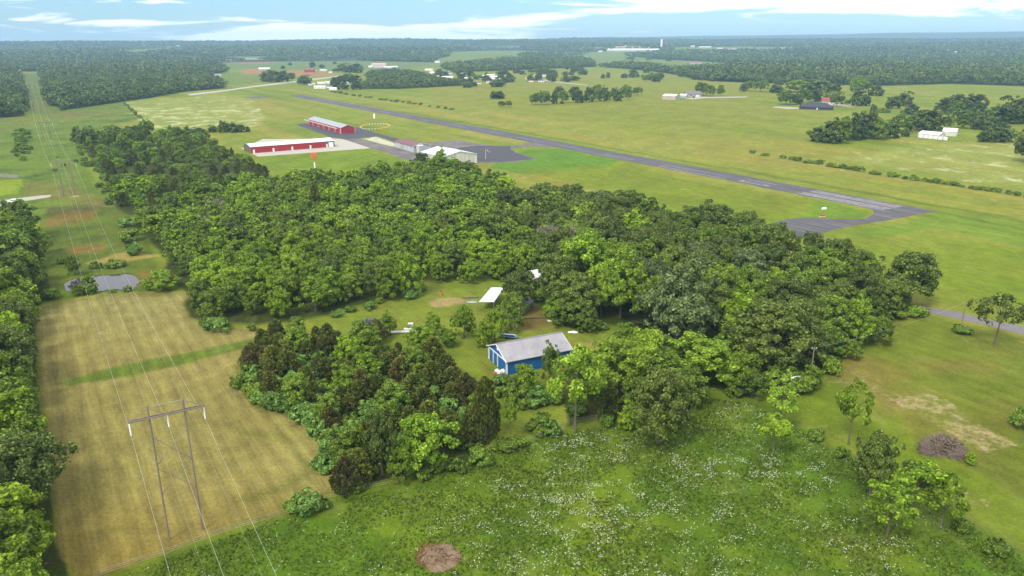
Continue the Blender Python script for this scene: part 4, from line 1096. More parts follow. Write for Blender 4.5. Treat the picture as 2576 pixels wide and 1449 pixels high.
for X, Yb, Yt, W, k in ((330, 730, 595, 145, 'meadow'), (440, 725, 620, 90, 'dark'), (490, 712, 570, 115, 'meadow'), (600, 700, 590, 120, 'dark'), (720, 700, 622, 80, 'meadow'), (805, 745, 610, 112, 'meadow'), (1000, 740, 588, 130, 'dark'), (1080, 742, 628, 90, 'dark'),
    (1015, 642, 470, 160, 'meadow'), (1175, 645, 548, 130, 'dark'), (640, 612, 475, 240, 'dark'), (440, 612, 490, 200, 'meadow'), (240, 617, 540, 140, 'dark'), (90, 607, 498, 130, 'meadow'), (800, 602, 522, 110, 'dark'), (905, 732, 683, 60, 'meadow'), (1155, 797, 722, 70, 'dark'),
    (640, 1078, 920, 190, 'dark'), (760, 1088, 870, 230, 'dark'), (850, 1092, 850, 200, 'mixed'), (960, 1062, 830, 200, 'dark'), (1080, 1045, 778, 240, 'dark'), (1200, 1055, 860, 200, 'mixed'), (1310, 1042, 890, 160, 'dark'), (1390, 985, 808, 210, 'mixed'),
    (1560, 975, 795, 190, 'dark'), (1700, 965, 755, 220, 'dark'), (1250, 805, 760, 120, 'mixed'), (1330, 765, 648, 140, 'dark'), (1440, 742, 613, 150, 'dark'), (1520, 795, 725, 110, 'dark'), (1820, 800, 672, 160, 'dark'), (1920, 785, 620, 180, 'dark'),
    (2100, 792, 618, 220, 'dark'), (1950, 885, 690, 200, 'mixed'), (2080, 905, 715, 220, 'dark'), (2200, 905, 755, 190, 'mixed'), (2320, 905, 735, 200, 'dark'), (2450, 905, 665, 260, 'dark'), (2590, 900, 690, 220, 'dark'), (2180, 965, 820, 200, 'dark'),
    (2000, 950, 800, 200, 'mixed'), (2290, 1080, 928, 200, 'dark'), (2190, 1078, 980, 130, 'dark'), (2400, 1078, 940, 150, 'dark'), (2600, 1270, 990, 280, 'oak'), (2720, 1300, 1010, 260, 'oak'), (1480, 820, 760, 120, 'dark'), (1620, 860, 770, 150, 'dark'), (1850, 960, 830, 120, 'mixed'), (2720, 900, 700, 220, 'dark'), (2840, 920, 700, 220, 'dark'),
    (2350, 960, 880, 140, 'dark'), (1450, 1030, 960, 80, 'dark')):
    x, y = c4(X, Yb); FARTREES.append((k, x, y, 68.7 + Yt / 3.75, W / 3.75))
for X, Yb, Yt, W, k in ((255, 512, 412, 100, 'dark'), (330, 517, 400, 120, 'dark'), (410, 517, 408, 115, 'dark'), (490, 505, 430, 95, 'meadow'), (620, 542, 445, 115, 'dark'), (585, 530, 480, 60, 'dark'), (980, 422, 333, 110, 'dark'), (1060, 424, 348, 120, 'dark'), (1115, 428, 338, 100, 'dark'), (910, 415, 385, 60, 'dark'),
    (905, 565, 470, 80, 'dark'), (960, 560, 455, 100, 'dark'), (1020, 520, 430, 90, 'dark'), (935, 590, 555, 40, 'dark'), (2410, 668, 603, 75, 'dark'), (2465, 668, 606, 75, 'dark')):
    x, y = c2(X, Yb); FARTREES.append((k, x, y, 68.7 + Yt / 3.75, W / 3.75))
for X, Yb, Yt, W, k in ((740, 1105, 935, 105, 'dark'), (850, 1085, 930, 135, 'dark'), (1050, 1015, 935, 115, 'dark'), (1130, 1015, 945, 90, 'dark'), (1212, 1005, 922, 52, 'dark'), (1285, 1012, 930, 80, 'dark'), (1390, 1012, 870, 120, 'meadow'), (2010, 988, 928, 90, 'dark'), (2120, 988, 878, 120, 'dark'),
    (2190, 988, 900, 130, 'dark'), (2275, 988, 910, 100, 'dark'), (2340, 985, 935, 40, 'dark'), (1870, 1000, 945, 120, 'dark'), (1760, 1010, 960, 120, 'dark'), (1640, 1010, 965, 100, 'dark'), (1520, 1015, 965, 100, 'dark'), (2060, 1175, 1110, 90, 'dark'), (2190, 1230, 1135, 50, 'cedar'), (600, 782, 735, 70, 'dark'), (2095, 420, 362, 70, 'dark'), (2040, 415, 375, 60, 'dark')):
    x, y = c1(X, Yb); FARTREES.append((k, x, y, 68.7 + Yt / 3.75, W / 3.75))
for k, x, yb, yt, w in FARTREES:
    tree_px(k, x, yb, yt, w, 'scattered trees of the far pastures')
_r = random.Random(21)
for (x0, x1, y0, y1, k_) in ((1160, 1290, 184, 222, 22), (1290, 1400, 184, 206, 12), (1100, 1220, 176, 196, 14), (850, 905, 200, 226, 8), (1300, 1480, 172, 184, 10), (700, 860, 160, 176, 6), (1590, 1880, 176, 206, 22), (1900, 2200, 196, 226, 14)):
    for _ in range(k_):
        x, y = _r.uniform(x0, x1), _r.uniform(y0, y1); h = _r.uniform(9, 17) * (0.75 + (y - 160) / 130)
        tree_px('dark' if _r.random() < .8 else 'meadow', x, y, y - h, h * _r.uniform(1.0, 1.7), 'scattered trees of the far pastures')

# ------------------------------------------------------------------ far woods: masses of trees nobody could count
def lowpoly_tree(seed, nq):
    r = np.random.default_rng(seed)
    V, Q = crown_round(seed, 1.0, 0.5, nq, 1.35 / math.sqrt(nq), npuff=9, base=0.1, puff=0.42)
    return V
LT_N = [lowpoly_tree(40 + i, 130) for i in range(4)]
LT_M = [lowpoly_tree(60 + i, 34) for i in range(4)]
LT_F = [lowpoly_tree(80 + i, 14) for i in range(4)]
LABELF = {
 'woodland_west': 'dense dark wood left of the power-line cutting', 'woodland_block': 'dense dark wood right of the power-line cutting', 'woodland_beyond': 'hazy blue-green forest reaching the horizon',
 'woodland_middle': 'dark wood behind the trailer park', 'woodland_strip': 'long strip of wood between the two pale fields', 'woodland_behind': 'dark wood in front of the white factory',
 'woodland_east': 'broad dense forest behind the right-hand pastures', 'village_grove': 'dark trees growing thickly round the trailer homes'}
def woodland(name, poly):
    r = np.random.default_rng(hash_(name))
    P = np.array(poly, float)
    ymin = P[:, 1].min()
    wp = [G(x, max(y, 106)) for x, y in poly]
    rmin = min(math.hypot(q.x, q.y) for q in wp) * 0.9
    rmax = 8700 if ymin < 110 else max(math.hypot(q.x, q.y) for q in wp) * 1.05
    az = [math.atan2(q.x, q.y) for q in wp]
    Vs = []; Tn = []
    rr = rmin
    n_ = 0
    while rr < rmax:
        gap = max(14.0 if name == 'woodland_east' else 12.0 if name in ('village_grove', 'woodland_middle', 'woodland_strip') else 8.5, rr / 210)
        k = int((max(az) - min(az)) * rr / gap)
        a = min(az) + (np.arange(k) + r.uniform(0, 1, k)) / max(k, 1) * (max(az) - min(az))
        R_ = rr + r.uniform(-0.5, 0.5, k) * gap
        x = R_ * np.sin(a); y = R_ * np.cos(a); z = hgt(x, y)
        px, py = proj(x, y, z)
        d = poly_sd(px, py, poly)
        for q in FIELDS:
            if q[0][1] < 145 or name == 'woodland_east': d = np.minimum(d, -poly_sd(px, py, q))
        ok = d > 0
        # openings in the forest
        cl = fbm(x, y, 420, 77, 3)
        if name in ('woodland_beyond',): ok &= (cl < 0.60)
        x, y, z = x[ok], y[ok], z[ok]
        if len(x):
            lt = LT_N if rr < 1900 else (LT_M if rr < 3600 else LT_F)
            h = r.uniform(7, 16, len(x)) * (1 + 0.7 * (fbm(x, y, 90, 5, 3) - 0.5)) * (1.0 if rr < 3000 else 1.1)
            w = gap * r.uniform(1.0, 1.9, len(x)) * (1.15 if rr < 1500 else 1)
            if name == 'woodland_east' and rr < 2600: h = h * 1.3
            if name == 'village_grove': h = h * 0.8
            w = np.minimum(w, h * 1.5)
            vi = r.integers(0, 4, len(x)); ro = r.uniform(0, 6.28, len(x))
            for t in range(4):
                s_ = vi == t
                if not s_.any(): continue
                B = lt[t][None]
                c, s2 = np.cos(ro[s_])[:, None], np.sin(ro[s_])[:, None]
                ww = w[s_][:, None]
                X_ = (B[..., 0] * c - B[..., 1] * s2) * ww + x[s_][:, None]
                Y_ = (B[..., 0] * s2 + B[..., 1] * c) * ww + y[s_][:, None]
                Z_ = B[..., 2] * h[s_][:, None] + z[s_][:, None]
                Vs.append(np.stack([X_, Y_, Z_], -1).reshape(-1, 3)); Tn.append(np.repeat(np.clip(r.random(s_.sum()) * .6 + .8 * (fbm(x[s_], y[s_], 160, 8, 2) - .25), 0, 1), B.shape[1]).astype(np.float32))
            n_ += len(x)
        rr += gap * 0.95
    V = np.concatenate(Vs)
    me = np_mesh(name, V, np.arange(len(V)).reshape(-1, 4), [LEAFA['far']])
    me.attributes.new('tree_tone', 'FLOAT', 'POINT').data.foreach_set('value', np.concatenate(Tn))
    o = bpy.data.objects.new(name, me); C.objects.link(o)
    tag(o, LABELF[name], 'woodland', kind='stuff')
    print(name, n_, len(V) // 4)
for nm_, pl_ in FW.items():
    woodland(nm_, pl_)

# distant blue hills beyond the forest
def hills():
    az = np.radians(np.arange(-60, 62, 0.5)); V = []
    R0 = 10900
    yt = np.interp(az, np.radians([-60, -5, 3, 10, 18, 25, 34, 62]), [112, 108, 98, 94, 91.5, 88.5, 86, 84])
    zt = CAMH + (104.3 - yt) / F_PX * R0 * 1.08 + 2.0 * np.sin(az * 31) + 1.6 * np.sin(az * 57 + 1)
    for k, (rr, f) in enumerate(((9800, -0.1), (10300, 0.55), (R0, 1.0), (11300, 0.8))):
        V.append(np.stack([rr * np.sin(az), rr * np.cos(az), np.maximum(zt * f, 5)], 1))
    V = np.concatenate(V); n_ = len(az)
    Q = [(r_ * n_ + i, r_ * n_ + i + 1, (r_ + 1) * n_ + i + 1, (r_ + 1) * n_ + i) for r_ in range(3) for i in range(n_ - 1)]
    me = np_mesh('hills', V, np.array(Q)[:, ::-1], [mat('hill_forest', (0.04, 0.07, 0.03), 0.95, 0.3, 0.01)], True)
    o = bpy.data.objects.new('hills', me); C.objects.link(o); tag(o, kind='structure')
hills()

# ------------------------------------------------------------------ buildings
M_ = {
 'red': ribbed('red_metal', (0.34, 0.020, 0.030), 0, 0.4), 'dgrey': ribbed('dark_grey_metal', (0.12, 0.11, 0.11), 0, 0.4), 'white': ribbed('white_metal', (0.56, 0.575, 0.60), 0, 0.4, 0.35, 0.2),
 'trim': mat('white_trim', (0.75, 0.74, 0.72), 0.5, 0.06, 1), 'groof': ribbed('grey_roof', (0.26, 0.27, 0.29), 0, 0.5), 'blue': ribbed('blue_metal', (0.009, 0.10, 0.31), 0, 0.3, 0.45, 0.35),
 'lgrey': ribbed('light_grey_roof', (0.27, 0.255, 0.27), 0, 0.35, 0.4, 0.35), 'brownroof': mat('brown_roof', (0.17, 0.085, 0.085), 0.8, 0.15, 0.5), 'palegrey': ribbed('pale_grey_metal', (0.42, 0.44, 0.46), 0, 0.4),
 'cream': ribbed('cream_metal', (0.56, 0.53, 0.45), 0, 0.4), 'tan': ribbed('tan_metal', (0.42, 0.37, 0.33), 0, 0.4), 'charcoal': mat('charcoal', (0.045, 0.045, 0.06), 0.8, 0.15, 1), 'dark': mat('dark_opening', (0.02, 0.02, 0.022), 0.8, 0.1, 1),
 'glass': mat('window_glass', (0.05, 0.06, 0.07), 0.1, 0.1, 1, spec=0.6), 'redroof': mat('red_roof', (0.26, 0.06, 0.06), 0.7, 0.15, 0.5), 'offwhite': mat('off_white_siding', (0.48, 0.47, 0.44), 0.7, 0.08, 0.5),
 'pinkroof': mat('pink_roof', (0.50, 0.30, 0.25), 0.7, 0.12, 0.2), 'shingle': mat('grey_shingle', (0.16, 0.145, 0.16), 0.9, 0.2, 1), 'wood': mat('weathered_wood', (0.22, 0.19, 0.15), 0.9, 0.3, 3, stretch=(1, 1, .2)),
 'rust': mat('rusty_steel', (0.30, 0.10, 0.04), 0.8, 0.4, 3), 'steel': mat('galvanised_steel', (0.35, 0.36, 0.37), 0.5, 0.1, 1, metal=0.3), 'black': mat('black_rubber', (0.02, 0.02, 0.02), 0.8, 0.1, 2),
 'orange': mat('orange_paint', (0.60, 0.17, 0.06), 0.6, 0.1, 1), 'yellow': mat('yellow_paint', (0.62, 0.38, 0.04), 0.6, 0.1, 1), 'whitep': mat('white_paint', (0.80, 0.80, 0.78), 0.6, 0.05, 1), 'redp': mat('red_paint', (0.55, 0.05, 0.04), 0.6, 0.1, 1),
}

def gable(name, label, cat, A, B, dep, hw, hr, wallm, roofm, ridge='x', over=0.4, feats=(), group=None, trims=True, gablem=None, simple=False, rt=0.12, roof='gable'):
    """building: A -> B is the foot of the wall facing us (pixels), dep metres deep; ridge along 'x' (A-B) or 'y'"""
    a, b = (G(*A) if not isinstance(A, Vector) else A), (G(*B) if not isinstance(B, Vector) else B)
    b = Vector((b.x, b.y, a.z))
    L_ = (b - a).length; rz = math.atan2(b.y - a.y, b.x - a.x)
    o = empty(name, a, rz); tag(o, label, cat, group)
    w = MB()
    z0 = -0.3 if a.z < 1 else -4
    w.face([(0, 0, z0), (L_, 0, z0), (L_, 0, hw), (0, 0, hw)]); w.face([(L_, dep, z0), (0, dep, z0), (0, dep, hw), (L_, dep, hw)])
    if roof == 'flat': hr = hw + 0.01
    if ridge == 'x':
        w.face([(0, dep, z0), (0, 0, z0), (0, 0, hw), (0, dep / 2, hr), (0, dep, hw)], 1); w.face([(L_, 0, z0), (L_, dep, z0), (L_, dep, hw), (L_, dep / 2, hr), (L_, 0, hw)], 1)
    else:
        w.f = []; w.v = []; w.m = []
        w.face([(0, 0, z0), (L_, 0, z0), (L_, 0, hw), (L_ / 2, 0, hr), (0, 0, hw)], 1); w.face([(L_, dep, z0), (0, dep, z0), (0, dep, hw), (L_ / 2, dep, hr), (L_, dep, hw)], 1)
        w.face([(0, dep, z0), (0, 0, z0), (0, 0, hw), (0, dep, hw)]); w.face([(L_, 0, z0), (L_, dep, z0), (L_, dep, hw), (L_, 0, hw)])
    w.build('wall', [M_[wallm], M_[gablem or wallm]], o)
    r = MB(); e = over; t = rt
    if ridge == 'x':
        sl = (hr - hw) / (dep / 2); lo = hw - sl * e + t
        if roof == 'hip':
            k = min(dep / 2, L_ * 0.4)
            R0, R1 = (k, dep / 2, hr + t), (L_ - k, dep / 2, hr + t)
            c = [(-e, -e, lo), (L_ + e, -e, lo), (L_ + e, dep + e, lo), (-e, dep + e, lo)]
            r.face([c[0], c[1], R1, R0]); r.face([c[2], c[3], R0, R1]); r.face([c[3], c[0], R0]); r.face([c[1], c[2], R1]); r.face(c[::-1])
        else:
            r.slab((-e, -e, lo), (L_ + e, -e, lo), (L_ + e, dep / 2, hr + t), (-e, dep / 2, hr + t), t)
            r.slab((L_ + e, dep + e, lo), (-e, dep + e, lo), (-e, dep / 2, hr + t), (L_ + e, dep / 2, hr + t), t)
    else:
        sl = (hr - hw) / (L_ / 2); lo = hw - sl * e + t
        r.slab((-e, dep + e, lo), (-e, -e, lo), (L_ / 2, -e, hr + t), (L_ / 2, dep + e, hr + t), t)
        r.slab((L_ + e, -e, lo), (L_ + e, dep + e, lo), (L_ / 2, dep + e, hr + t), (L_ / 2, -e, hr + t), t)
    r.build('roof', M_[roofm], o)
    if trims:
        tw = 0.22
        for (x, y) in ((0, 0), (L_, 0), (0, dep), (L_, dep)):
            q = MB(); q.box(x - tw / 2 - .02 * (x == 0), x + tw / 2 + .02 * (x > 0), y - tw / 2 - .02 * (y == 0), y + tw / 2, 0, hw - 0.02)
            q.build('corner_board', M_['trim'], o)
        if ridge == 'x' and roof == 'gable':
            for x in (-e, L_ + e):
                q = MB(); q.tube([(x, -e, lo - 0.1), (x, dep / 2, hr + t - 0.1), (x, dep + e, lo - 0.1)], 0.13, 4)
                q.build('rake_board', M_['trim'], o)
    for (nm, side, u0, u1, v0, v1, mt) in feats:
        f = MB(); g = 0.05
        if side == 'f': f.box(u0, u1, -g, 0.02, v0, v1)
        elif side == 'b': f.box(u0, u1, dep - .02, dep + g, v0, v1)
        elif side == 'l': f.box(-g, 0.02, u0, u1, v0, v1)
        elif side == 'r': f.box(L_ - .02, L_ + g, u0, u1, v0, v1)
        f.build(nm, M_[mt], o)
    o['len'] = L_
    del o['len']
    return o, L_

# blue barn
bA, bB, bC = G(1275.6, 943.6), G(1434, 912), G(1226.4, 903)
bdir = (bB - bA).normalized(); bper = Vector((-bdir.y, bdir.x, 0))
bdep = max(9.0, (bC - bA).dot(bper))
bc_shift = (bC - bA).dot(bdir)
barn, bL = gable('blue_barn', 'blue metal barn with pale grey gable roof and white trim', 'barn', bA, bB, bdep, 3.6, 5.9, 'blue', 'lgrey', over=0.45,
    feats=[('window', 'f', (bB - bA).length * 0.60, (bB - bA).length * 0.60 + 1.0, 1.3, 2.2, 'trim')])
for k in range(3):
    d_ = MB(); y0 = bdep * (0.04 + 0.24 * k + (0.0 if k == 0 else 0.22)); y1 = y0 + bdep * (0.44 if k == 0 else 0.21)
    d_.box(-0.06, 0.015, y0, y1, 0.1, 3.15)
    dd_ = d_.build('sliding_door', M_['blue'], barn)
    f_ = MB()
    for yy in (y0, y1 - 0.12): f_.box(-0.12, -0.058, yy, yy + 0.14, 0.1, 3.15)
    f_.build('door_frame', M_['trim'], dd_)
f_ = MB(); f_.box(-0.14, 0.0, 0.0, bdep, 3.2, 3.42); f_.build('door_track', M_['trim'], barn)
f_ = MB(); f_.box(-0.08, 0.0, bdep / 2 - .35, bdep / 2 + .35, 4.3, 5.0); f_.build('gable_vent', M_['trim'], barn)
f_ = MB(); f_.tube([(-.45, bdep / 2, 6.05), (bL + .45, bdep / 2, 6.05)], 0.16, 4); f_.build('ridge_cap', M_['lgrey'], barn)

# open shed with a white roof on posts
def open_shed():
    a, b, c_, d = G(1205, 781), G(1243, 781), G(1268, 747), G(1236, 747)
    o = empty('open_shed', a); tag(o, 'open-sided shed with flat white metal roof on posts', 'shed')
    r = MB(); hf, hb = 2.7, 3.1
    P4 = [a - a, b - a, c_ - a, d - a]
    r.slab((P4[0].x, P4[0].y, hf), (P4[1].x, P4[1].y, hf), (P4[2].x, P4[2].y, hb), (P4[3].x, P4[3].y, hb), 0.12)
    r.build('roof', M_['white'], o)
    for k, (i, j, t_) in enumerate(((0, 1, 0.02), (0, 1, .98), (3, 2, .02), (3, 2, .98), (0, 3, .5), (1, 2, .5))):
        p = P4[i].lerp(P4[j], t_); q = MB(); q.box(p.x - .08, p.x + .08, p.y - .08, p.y + .08, -0.1, 2.58 if k < 2 else 2.75); q.build('post', M_['wood'], o)
open_shed()
gable('low_shed', 'low grey shed with weathered metal roof beside the bare earth', 'shed', G(1302, 808), G(1341, 771), 5.0, 1.8, 2.5, 'wood', 'shingle', over=0.3, trims=False)
gable('white_cottage', 'white cottage half hidden by trees behind the open shed', 'house', (1348, 718), (1378, 712), 6, 2.8, 4.2, 'offwhite', 'white', trims=False, feats=[('window', 'f', 1.0, 1.9, 1.0, 2.0, 'glass')])
gable('white_trailer', 'white trailer roof glimpsed between trees deeper in the wood', 'trailer', (1293, 672), (1318, 668), 4, 3.0, 3.4, 'offwhite', 'white', trims=False)

# airfield buildings
fA, fB = (632, 386), (842, 369)
La = (G(*fB) - G(*fA)).length
def seg(u): return La * u
fe = [('door', 'f', seg(t), seg(t) + 1.3, 0, 2.5, 'whitep') for t in (0.022, 0.247, 0.468, 0.688)]
hangar_a, _ = gable('long_hangar', 'long red hangar with white roof and dark grey end bays', 'hangar', fA, fB, 17.0, 4.4, 5.9, 'red', 'white', gablem='dgrey', over=0.25, trims=False, feats=fe)
for (u0, u1, v0, v1, nm, mt, g) in ((0.885, 1.0, 0, 4.5, 'grey_bay', 'dgrey', 0.06), (0.895, 0.912, 0, 2.5, 'door', 'whitep', 0.1), (0.925, 0.985, 0, 3.6, 'roller_door', 'whitep', 0.1)):
    q = MB(); q.box(seg(u0), seg(u1), -g, 0.02, v0, v1); q.build(nm, M_[mt], hangar_a)
tA, tB = G(858, 335), G(776, 311)
# second hangar: its long front faces the lower left
hB, LB = gable('tee_hangar', 'long red hangar with grey roof and white door posts on dark asphalt', 'hangar', tB, tA, 0.1, 4.6, 4.6, 'red', 'groof', trims=False) if False else (None, None)
def tee():
    a, b = G(776, 313), G(858, 336.5); c_ = G(889, 333)
    d = (b - a).normalized(); per = Vector((-d.y, d.x, 0))
    dep = max(12.0, abs((c_ - b).dot(per)))
    L_ = (b - a).length
    fe = []
    n_ = 6
    for i in range(n_):
        fe.append(('hangar_door', 'f', L_ * (i + 0.12) / n_, L_ * (i + 0.88) / n_, 0.1, 3.9, 'red'))
    o, _ = gable('tee_hangar', 'long red hangar with grey roof and white door posts on dark asphalt', 'hangar', a, b, dep, 4.9, 7.2, 'red', 'groof', over=0.3, feats=fe)
    for i in range(n_ + 1):
        for du in ((-0.12, 0.12) if 0 < i < n_ else (0.12,) if i == 0 else (-0.12,)):
            q = MB(); x = L_ * (i + du * 0.9) / n_; q.box(x - .18, x + .18, -0.16, 0.0, 0, 4.0); q.build('door_post', M_['trim'], o)
    q = MB(); q.box(-5, L_ * 0.95, -2.2, -1.95, 4.0, 4.35)
    for i in range(n_ + 1): q.box(L_ * i / n_ * 0.94 - .08, L_ * i / n_ * .94 + .08, -2.1, -0.02, 4.05, 4.2)
    q.build('door_rail', M_['trim'], o)
tee()
def mid():
    a, b = G(1040, 383.5), G(1071, 378); c_ = G(995.4, 370.5)
    d = (a - c_).normalized()
    dep = (b - a).length
    o, L_ = gable('old_hangar', 'pale grey hangar with brown gable roof beside the apron', 'hangar', c_, a, dep, 4.4, 6.3, 'palegrey', 'brownroof', over=0.5, feats=[('sliding_door', 'f', 9, 16, 0, 3.9, 'tan'), ('sliding_door', 'f', 16.2, 23, 0, 3.9, 'palegrey')], trims=True)
    return o, L_
mid()
gable('door_box', 'tall off-white equipment cabin at the brown-roofed hangar corner', 'cabin', (1055, 384.5), (1066, 383), 3.0, 4.8, 5.0, 'offwhite', 'whitep', trims=False, over=0.1)
hd, Ld = gable('white_hangar', 'big cream-white hangar behind the tree tops', 'hangar', (1060, 405), (1114, 419), (G(1194, 409) - G(1114, 419)).length, 6.0, 8.6, 'cream', 'white', ridge='x', over=0.3, feats=[])
for k in range(6):
    q = MB(); q.box(2 + k * 1.9, 2.14 + k * 1.9, -0.08, 0.02, 0, 5.6); q.build('door_seam', M_['dgrey'], hd)
q = MB(); q.box(Ld - .02, Ld + .1, 9.0, 9.2, 0, 7.0); q.build('downpipe', M_['dgrey'], hd)

# right-hand pasture buildings
WG = [('garage_door', 'f', 1 + 4.0 * k, 4.2 + 4.0 * k, 0, 2.6, 'whitep') for k in range(6)]
gable('storage_garage', 'nearer cream storage garage with six roller doors', 'garage', c4(1572, 1038), c4(1765, 1058), 11, 3.2, 5.2, 'cream', 'white', feats=WG, trims=False, over=0.2)
gable('storage_garage', 'farther cream storage garage with white roof behind its twin', 'garage', c4(1800, 1022), c4(1935, 1030), 12, 3.6, 6.0, 'cream', 'white', feats=[('garage_door', 'r', 1.5, 5, 0, 2.8, 'whitep'), ('garage_door', 'r', 6.5, 10, 0, 2.8, 'whitep')], trims=False, over=0.2)
dh, _ = gable('dark_house', 'charcoal single-storey house with broad dark roof', 'house', c4(455, 772), c4(765, 783), 17, 3.0, 7.6, 'charcoal', 'charcoal', roof='hip', over=0.6, trims=False, feats=[('window', 'f', 6, 8.5, 1, 2.3, 'glass'), ('window', 'f', 13, 15, 1, 2.3, 'glass'), ('door', 'f', 19, 20.2, 0, 2.2, 'whitep'), ('window', 'f', 26, 28, 1, 2.3, 'glass')])
gable('gabled_house', 'white house with dark red roof behind the charcoal house', 'house', c4(665, 728), c4(778, 732), 10, 4.2, 8.4, 'offwhite', 'redroof', over=0.4, trims=False, feats=[('window', 'f', 2, 3.4, 1, 2.4, 'glass'), ('window', 'f', 6, 7.4, 1, 2.4, 'glass')])
gable('farm_shed', 'tan metal farm shed with pale roof, blue car beside it', 'shed', c3(1738, 680), c3(1862, 686), 16, 4.8, 7.0, 'tan', 'cream', trims=False, over=0.3)
gable('farm_garage', 'small pale garage between the tan shed and the farmhouse', 'garage', c3(1905, 662), c3(1965, 664), 8, 3, 4.8, 'tan', 'cream', trims=False)
gable('farmhouse', 'farmhouse with weathered grey gable roof beside the shade trees', 'house', c3(1965, 655), c3(2108, 655), 13, 3.6, 7.6, 'tan', 'shingle', trims=False, over=0.6, feats=[('window', 'f', 6, 8, 1, 2.3, 'glass'), ('garage_door', 'f', 14, 18, 0, 2.5, 'whitep')])

# far buildings: trailer park, yards, factory
def far_bld(name, label, cat, x, yb, wpx, hpx, wallm, roofm, dpx=None, group=None, roof=None):
    p = G(x - wpx / 2, yb); q = G(x + wpx / 2, yb - random.uniform(-0.25, 0.25))
    s_ = depth(p) / F_PX
    h = max(2.6, hpx * s_)
    Lm = wpx * s_
    dep = (dpx * s_) if dpx else min(max(5.0, Lm * 0.35), 30)
    fe = []
    if Lm < 40:
        k = max(2, int(Lm / 5))
        fe = [('window', 'f', Lm * (i + .35) / k, Lm * (i + .35) / k + 1.1, h * .35, h * .35 + 1.1, 'glass') for i in range(k) if Lm * (i + .35) / k + 1.2 < Lm]
    return gable(name, label, cat, p, Vector((q.x, q.y, p.z)) if abs(q.z - p.z) < 5 else q, dep, h * 0.72, h, wallm, roofm, trims=False, over=0.3, feats=fe, group=group)
def z1(X, Y): return (755.6 + X / 7.5, 146 + Y / 7.5)
def z2(X, Y): return (1073.3 + X / 7.5, 146 + Y / 7.5)
def z3(X, Y): return (1373.9 + X / 3.75, 85.9 + Y / 3.75)
tr_words = []
for X, Y, W, Hh, rf in ((180, 512, 60, 38, 'dgrey'), (245, 505, 60, 30, 'white'), (390, 492, 120, 38, 'whitep'), (532, 482, 100, 42, 'whitep'), (360, 577, 190, 50, 'whitep'), (525, 562, 110, 40, 'shingle'), (615, 602, 130, 44, 'whitep'), (820, 512, 140, 60, 'pinkroof'), (805, 545, 150, 38, 'whitep'),
        (1352, 495, 120, 50, 'groof'), (1355, 425, 60, 30, 'whitep'), (1602, 430, 26, 26, 'whitep'), (2420, 237, 130, 30, 'whitep'), (2480, 292, 70, 24, 'whitep'), (2300, 430, 40, 40, 'groof')):
    x, y = z1(X, Y); tr_words.append((x, y, W / 7.5, Hh / 7.5, rf))
for X, Y, W, Hh, rf in ((110, 300, 60, 24, 'whitep'), (180, 358, 80, 30, 'pinkroof'), (350, 290, 100, 40, 'shingle'), (390, 402, 180, 56, 'whitep'), (440, 305, 80, 40, 'shingle'), (650, 325, 100, 44, 'whitep'), (725, 325, 80, 40, 'whitep'), (790, 435, 140, 34, 'whitep'), (765, 397, 80, 22, 'whitep'),
        (1015, 402, 170, 56, 'whitep'), (1082, 352, 60, 26, 'whitep'), (1210, 342, 130, 30, 'whitep'), (1272, 382, 160, 40, 'whitep'), (1270, 422, 190, 40, 'whitep'), (1375, 432, 100, 50, 'whitep'), (1440, 462, 80, 30, 'whitep'), (762, 512, 100, 56, 'shingle'), (960, 492, 120, 40, 'shingle'),
        (1222, 472, 170, 44, 'shingle'), (1504, 152, 60, 16, 'white'), (1500, 352, 40, 34, 'whitep'), (1922, 402, 90, 36, 'pinkroof'), (1966, 452, 80, 34, 'redroof'), (2165, 455, 90, 40, 'shingle'), (2070, 347, 90, 34, 'cream'), (2195, 352, 110, 40, 'groof'), (2400, 332, 110, 34, 'redroof'), (200, 92, 80, 36, 'white')):
    x, y = z2(X, Y); tr_words.append((x, y, W / 7.5, Hh / 7.5, rf))
RFW = {'white': 'white-roofed', 'whitep': 'white', 'dgrey': 'dark grey', 'pinkroof': 'pink-roofed', 'shingle': 'grey-roofed', 'groof': 'pale grey-roofed', 'redroof': 'red-roofed', 'cream': 'cream-roofed'}
tr_words.sort(key=lambda t: t[0])
ORD = 'first second third fourth fifth sixth seventh eighth ninth tenth'.split()
def ordw(n_):
    if n_ < 10: return ORD[n_]
    return words(n_ + 1) + '-th'
cnt_ = {}
for x, y, W, Hh, rf in tr_words:
    q = cnt_.get(rf, 0); cnt_[rf] = q + 1
    far_bld('mobile_home', f"{RFW[rf]} mobile home, {ordw(q)} of these from the left in the trailer park", 'mobile home', x, y, W * 1.12, max(Hh, 4.2), 'trim', rf, group='homes of the trailer park')
for (X, Y, W, Hh, wm, rf, lab, nm, cat) in (
    (1475, 185, 270, 85, 'offwhite', 'pinkroof', 'large sale barn with pink roof beyond the grove', 'sale_barn', 'barn'), (1320, 185, 70, 36, 'offwhite', 'whitep', 'white shed at the left end of the pink-roofed barn', 'yard_shed', 'shed'),
    (1650, 205, 150, 45, 'offwhite', 'whitep', 'white stores in front of the pink-roofed barn', 'yard_store', 'building'), (1780, 185, 120, 30, 'offwhite', 'whitep', 'row of white units right of the pink-roofed barn', 'yard_unit', 'building'),
    (170, 268, 190, 58, 'red', 'redroof', 'red barn with bright red roof on bare orange earth', 'red_barn', 'barn'), (430, 250, 130, 30, 'offwhite', 'whitep', 'long white shed beside the red barn', 'long_shed', 'shed'), (565, 288, 60, 26, 'offwhite', 'whitep', 'small white shed on the grass right of the red barn', 'small_shed', 'shed'), (285, 248, 40, 16, 'offwhite', 'whitep', 'tiny white shed touching the red barn', 'small_shed', 'shed')):
    x, y = z1(X, Y); far_bld(nm, lab, cat, x, y, W / 7.5, Hh / 7.5, wm, rf)
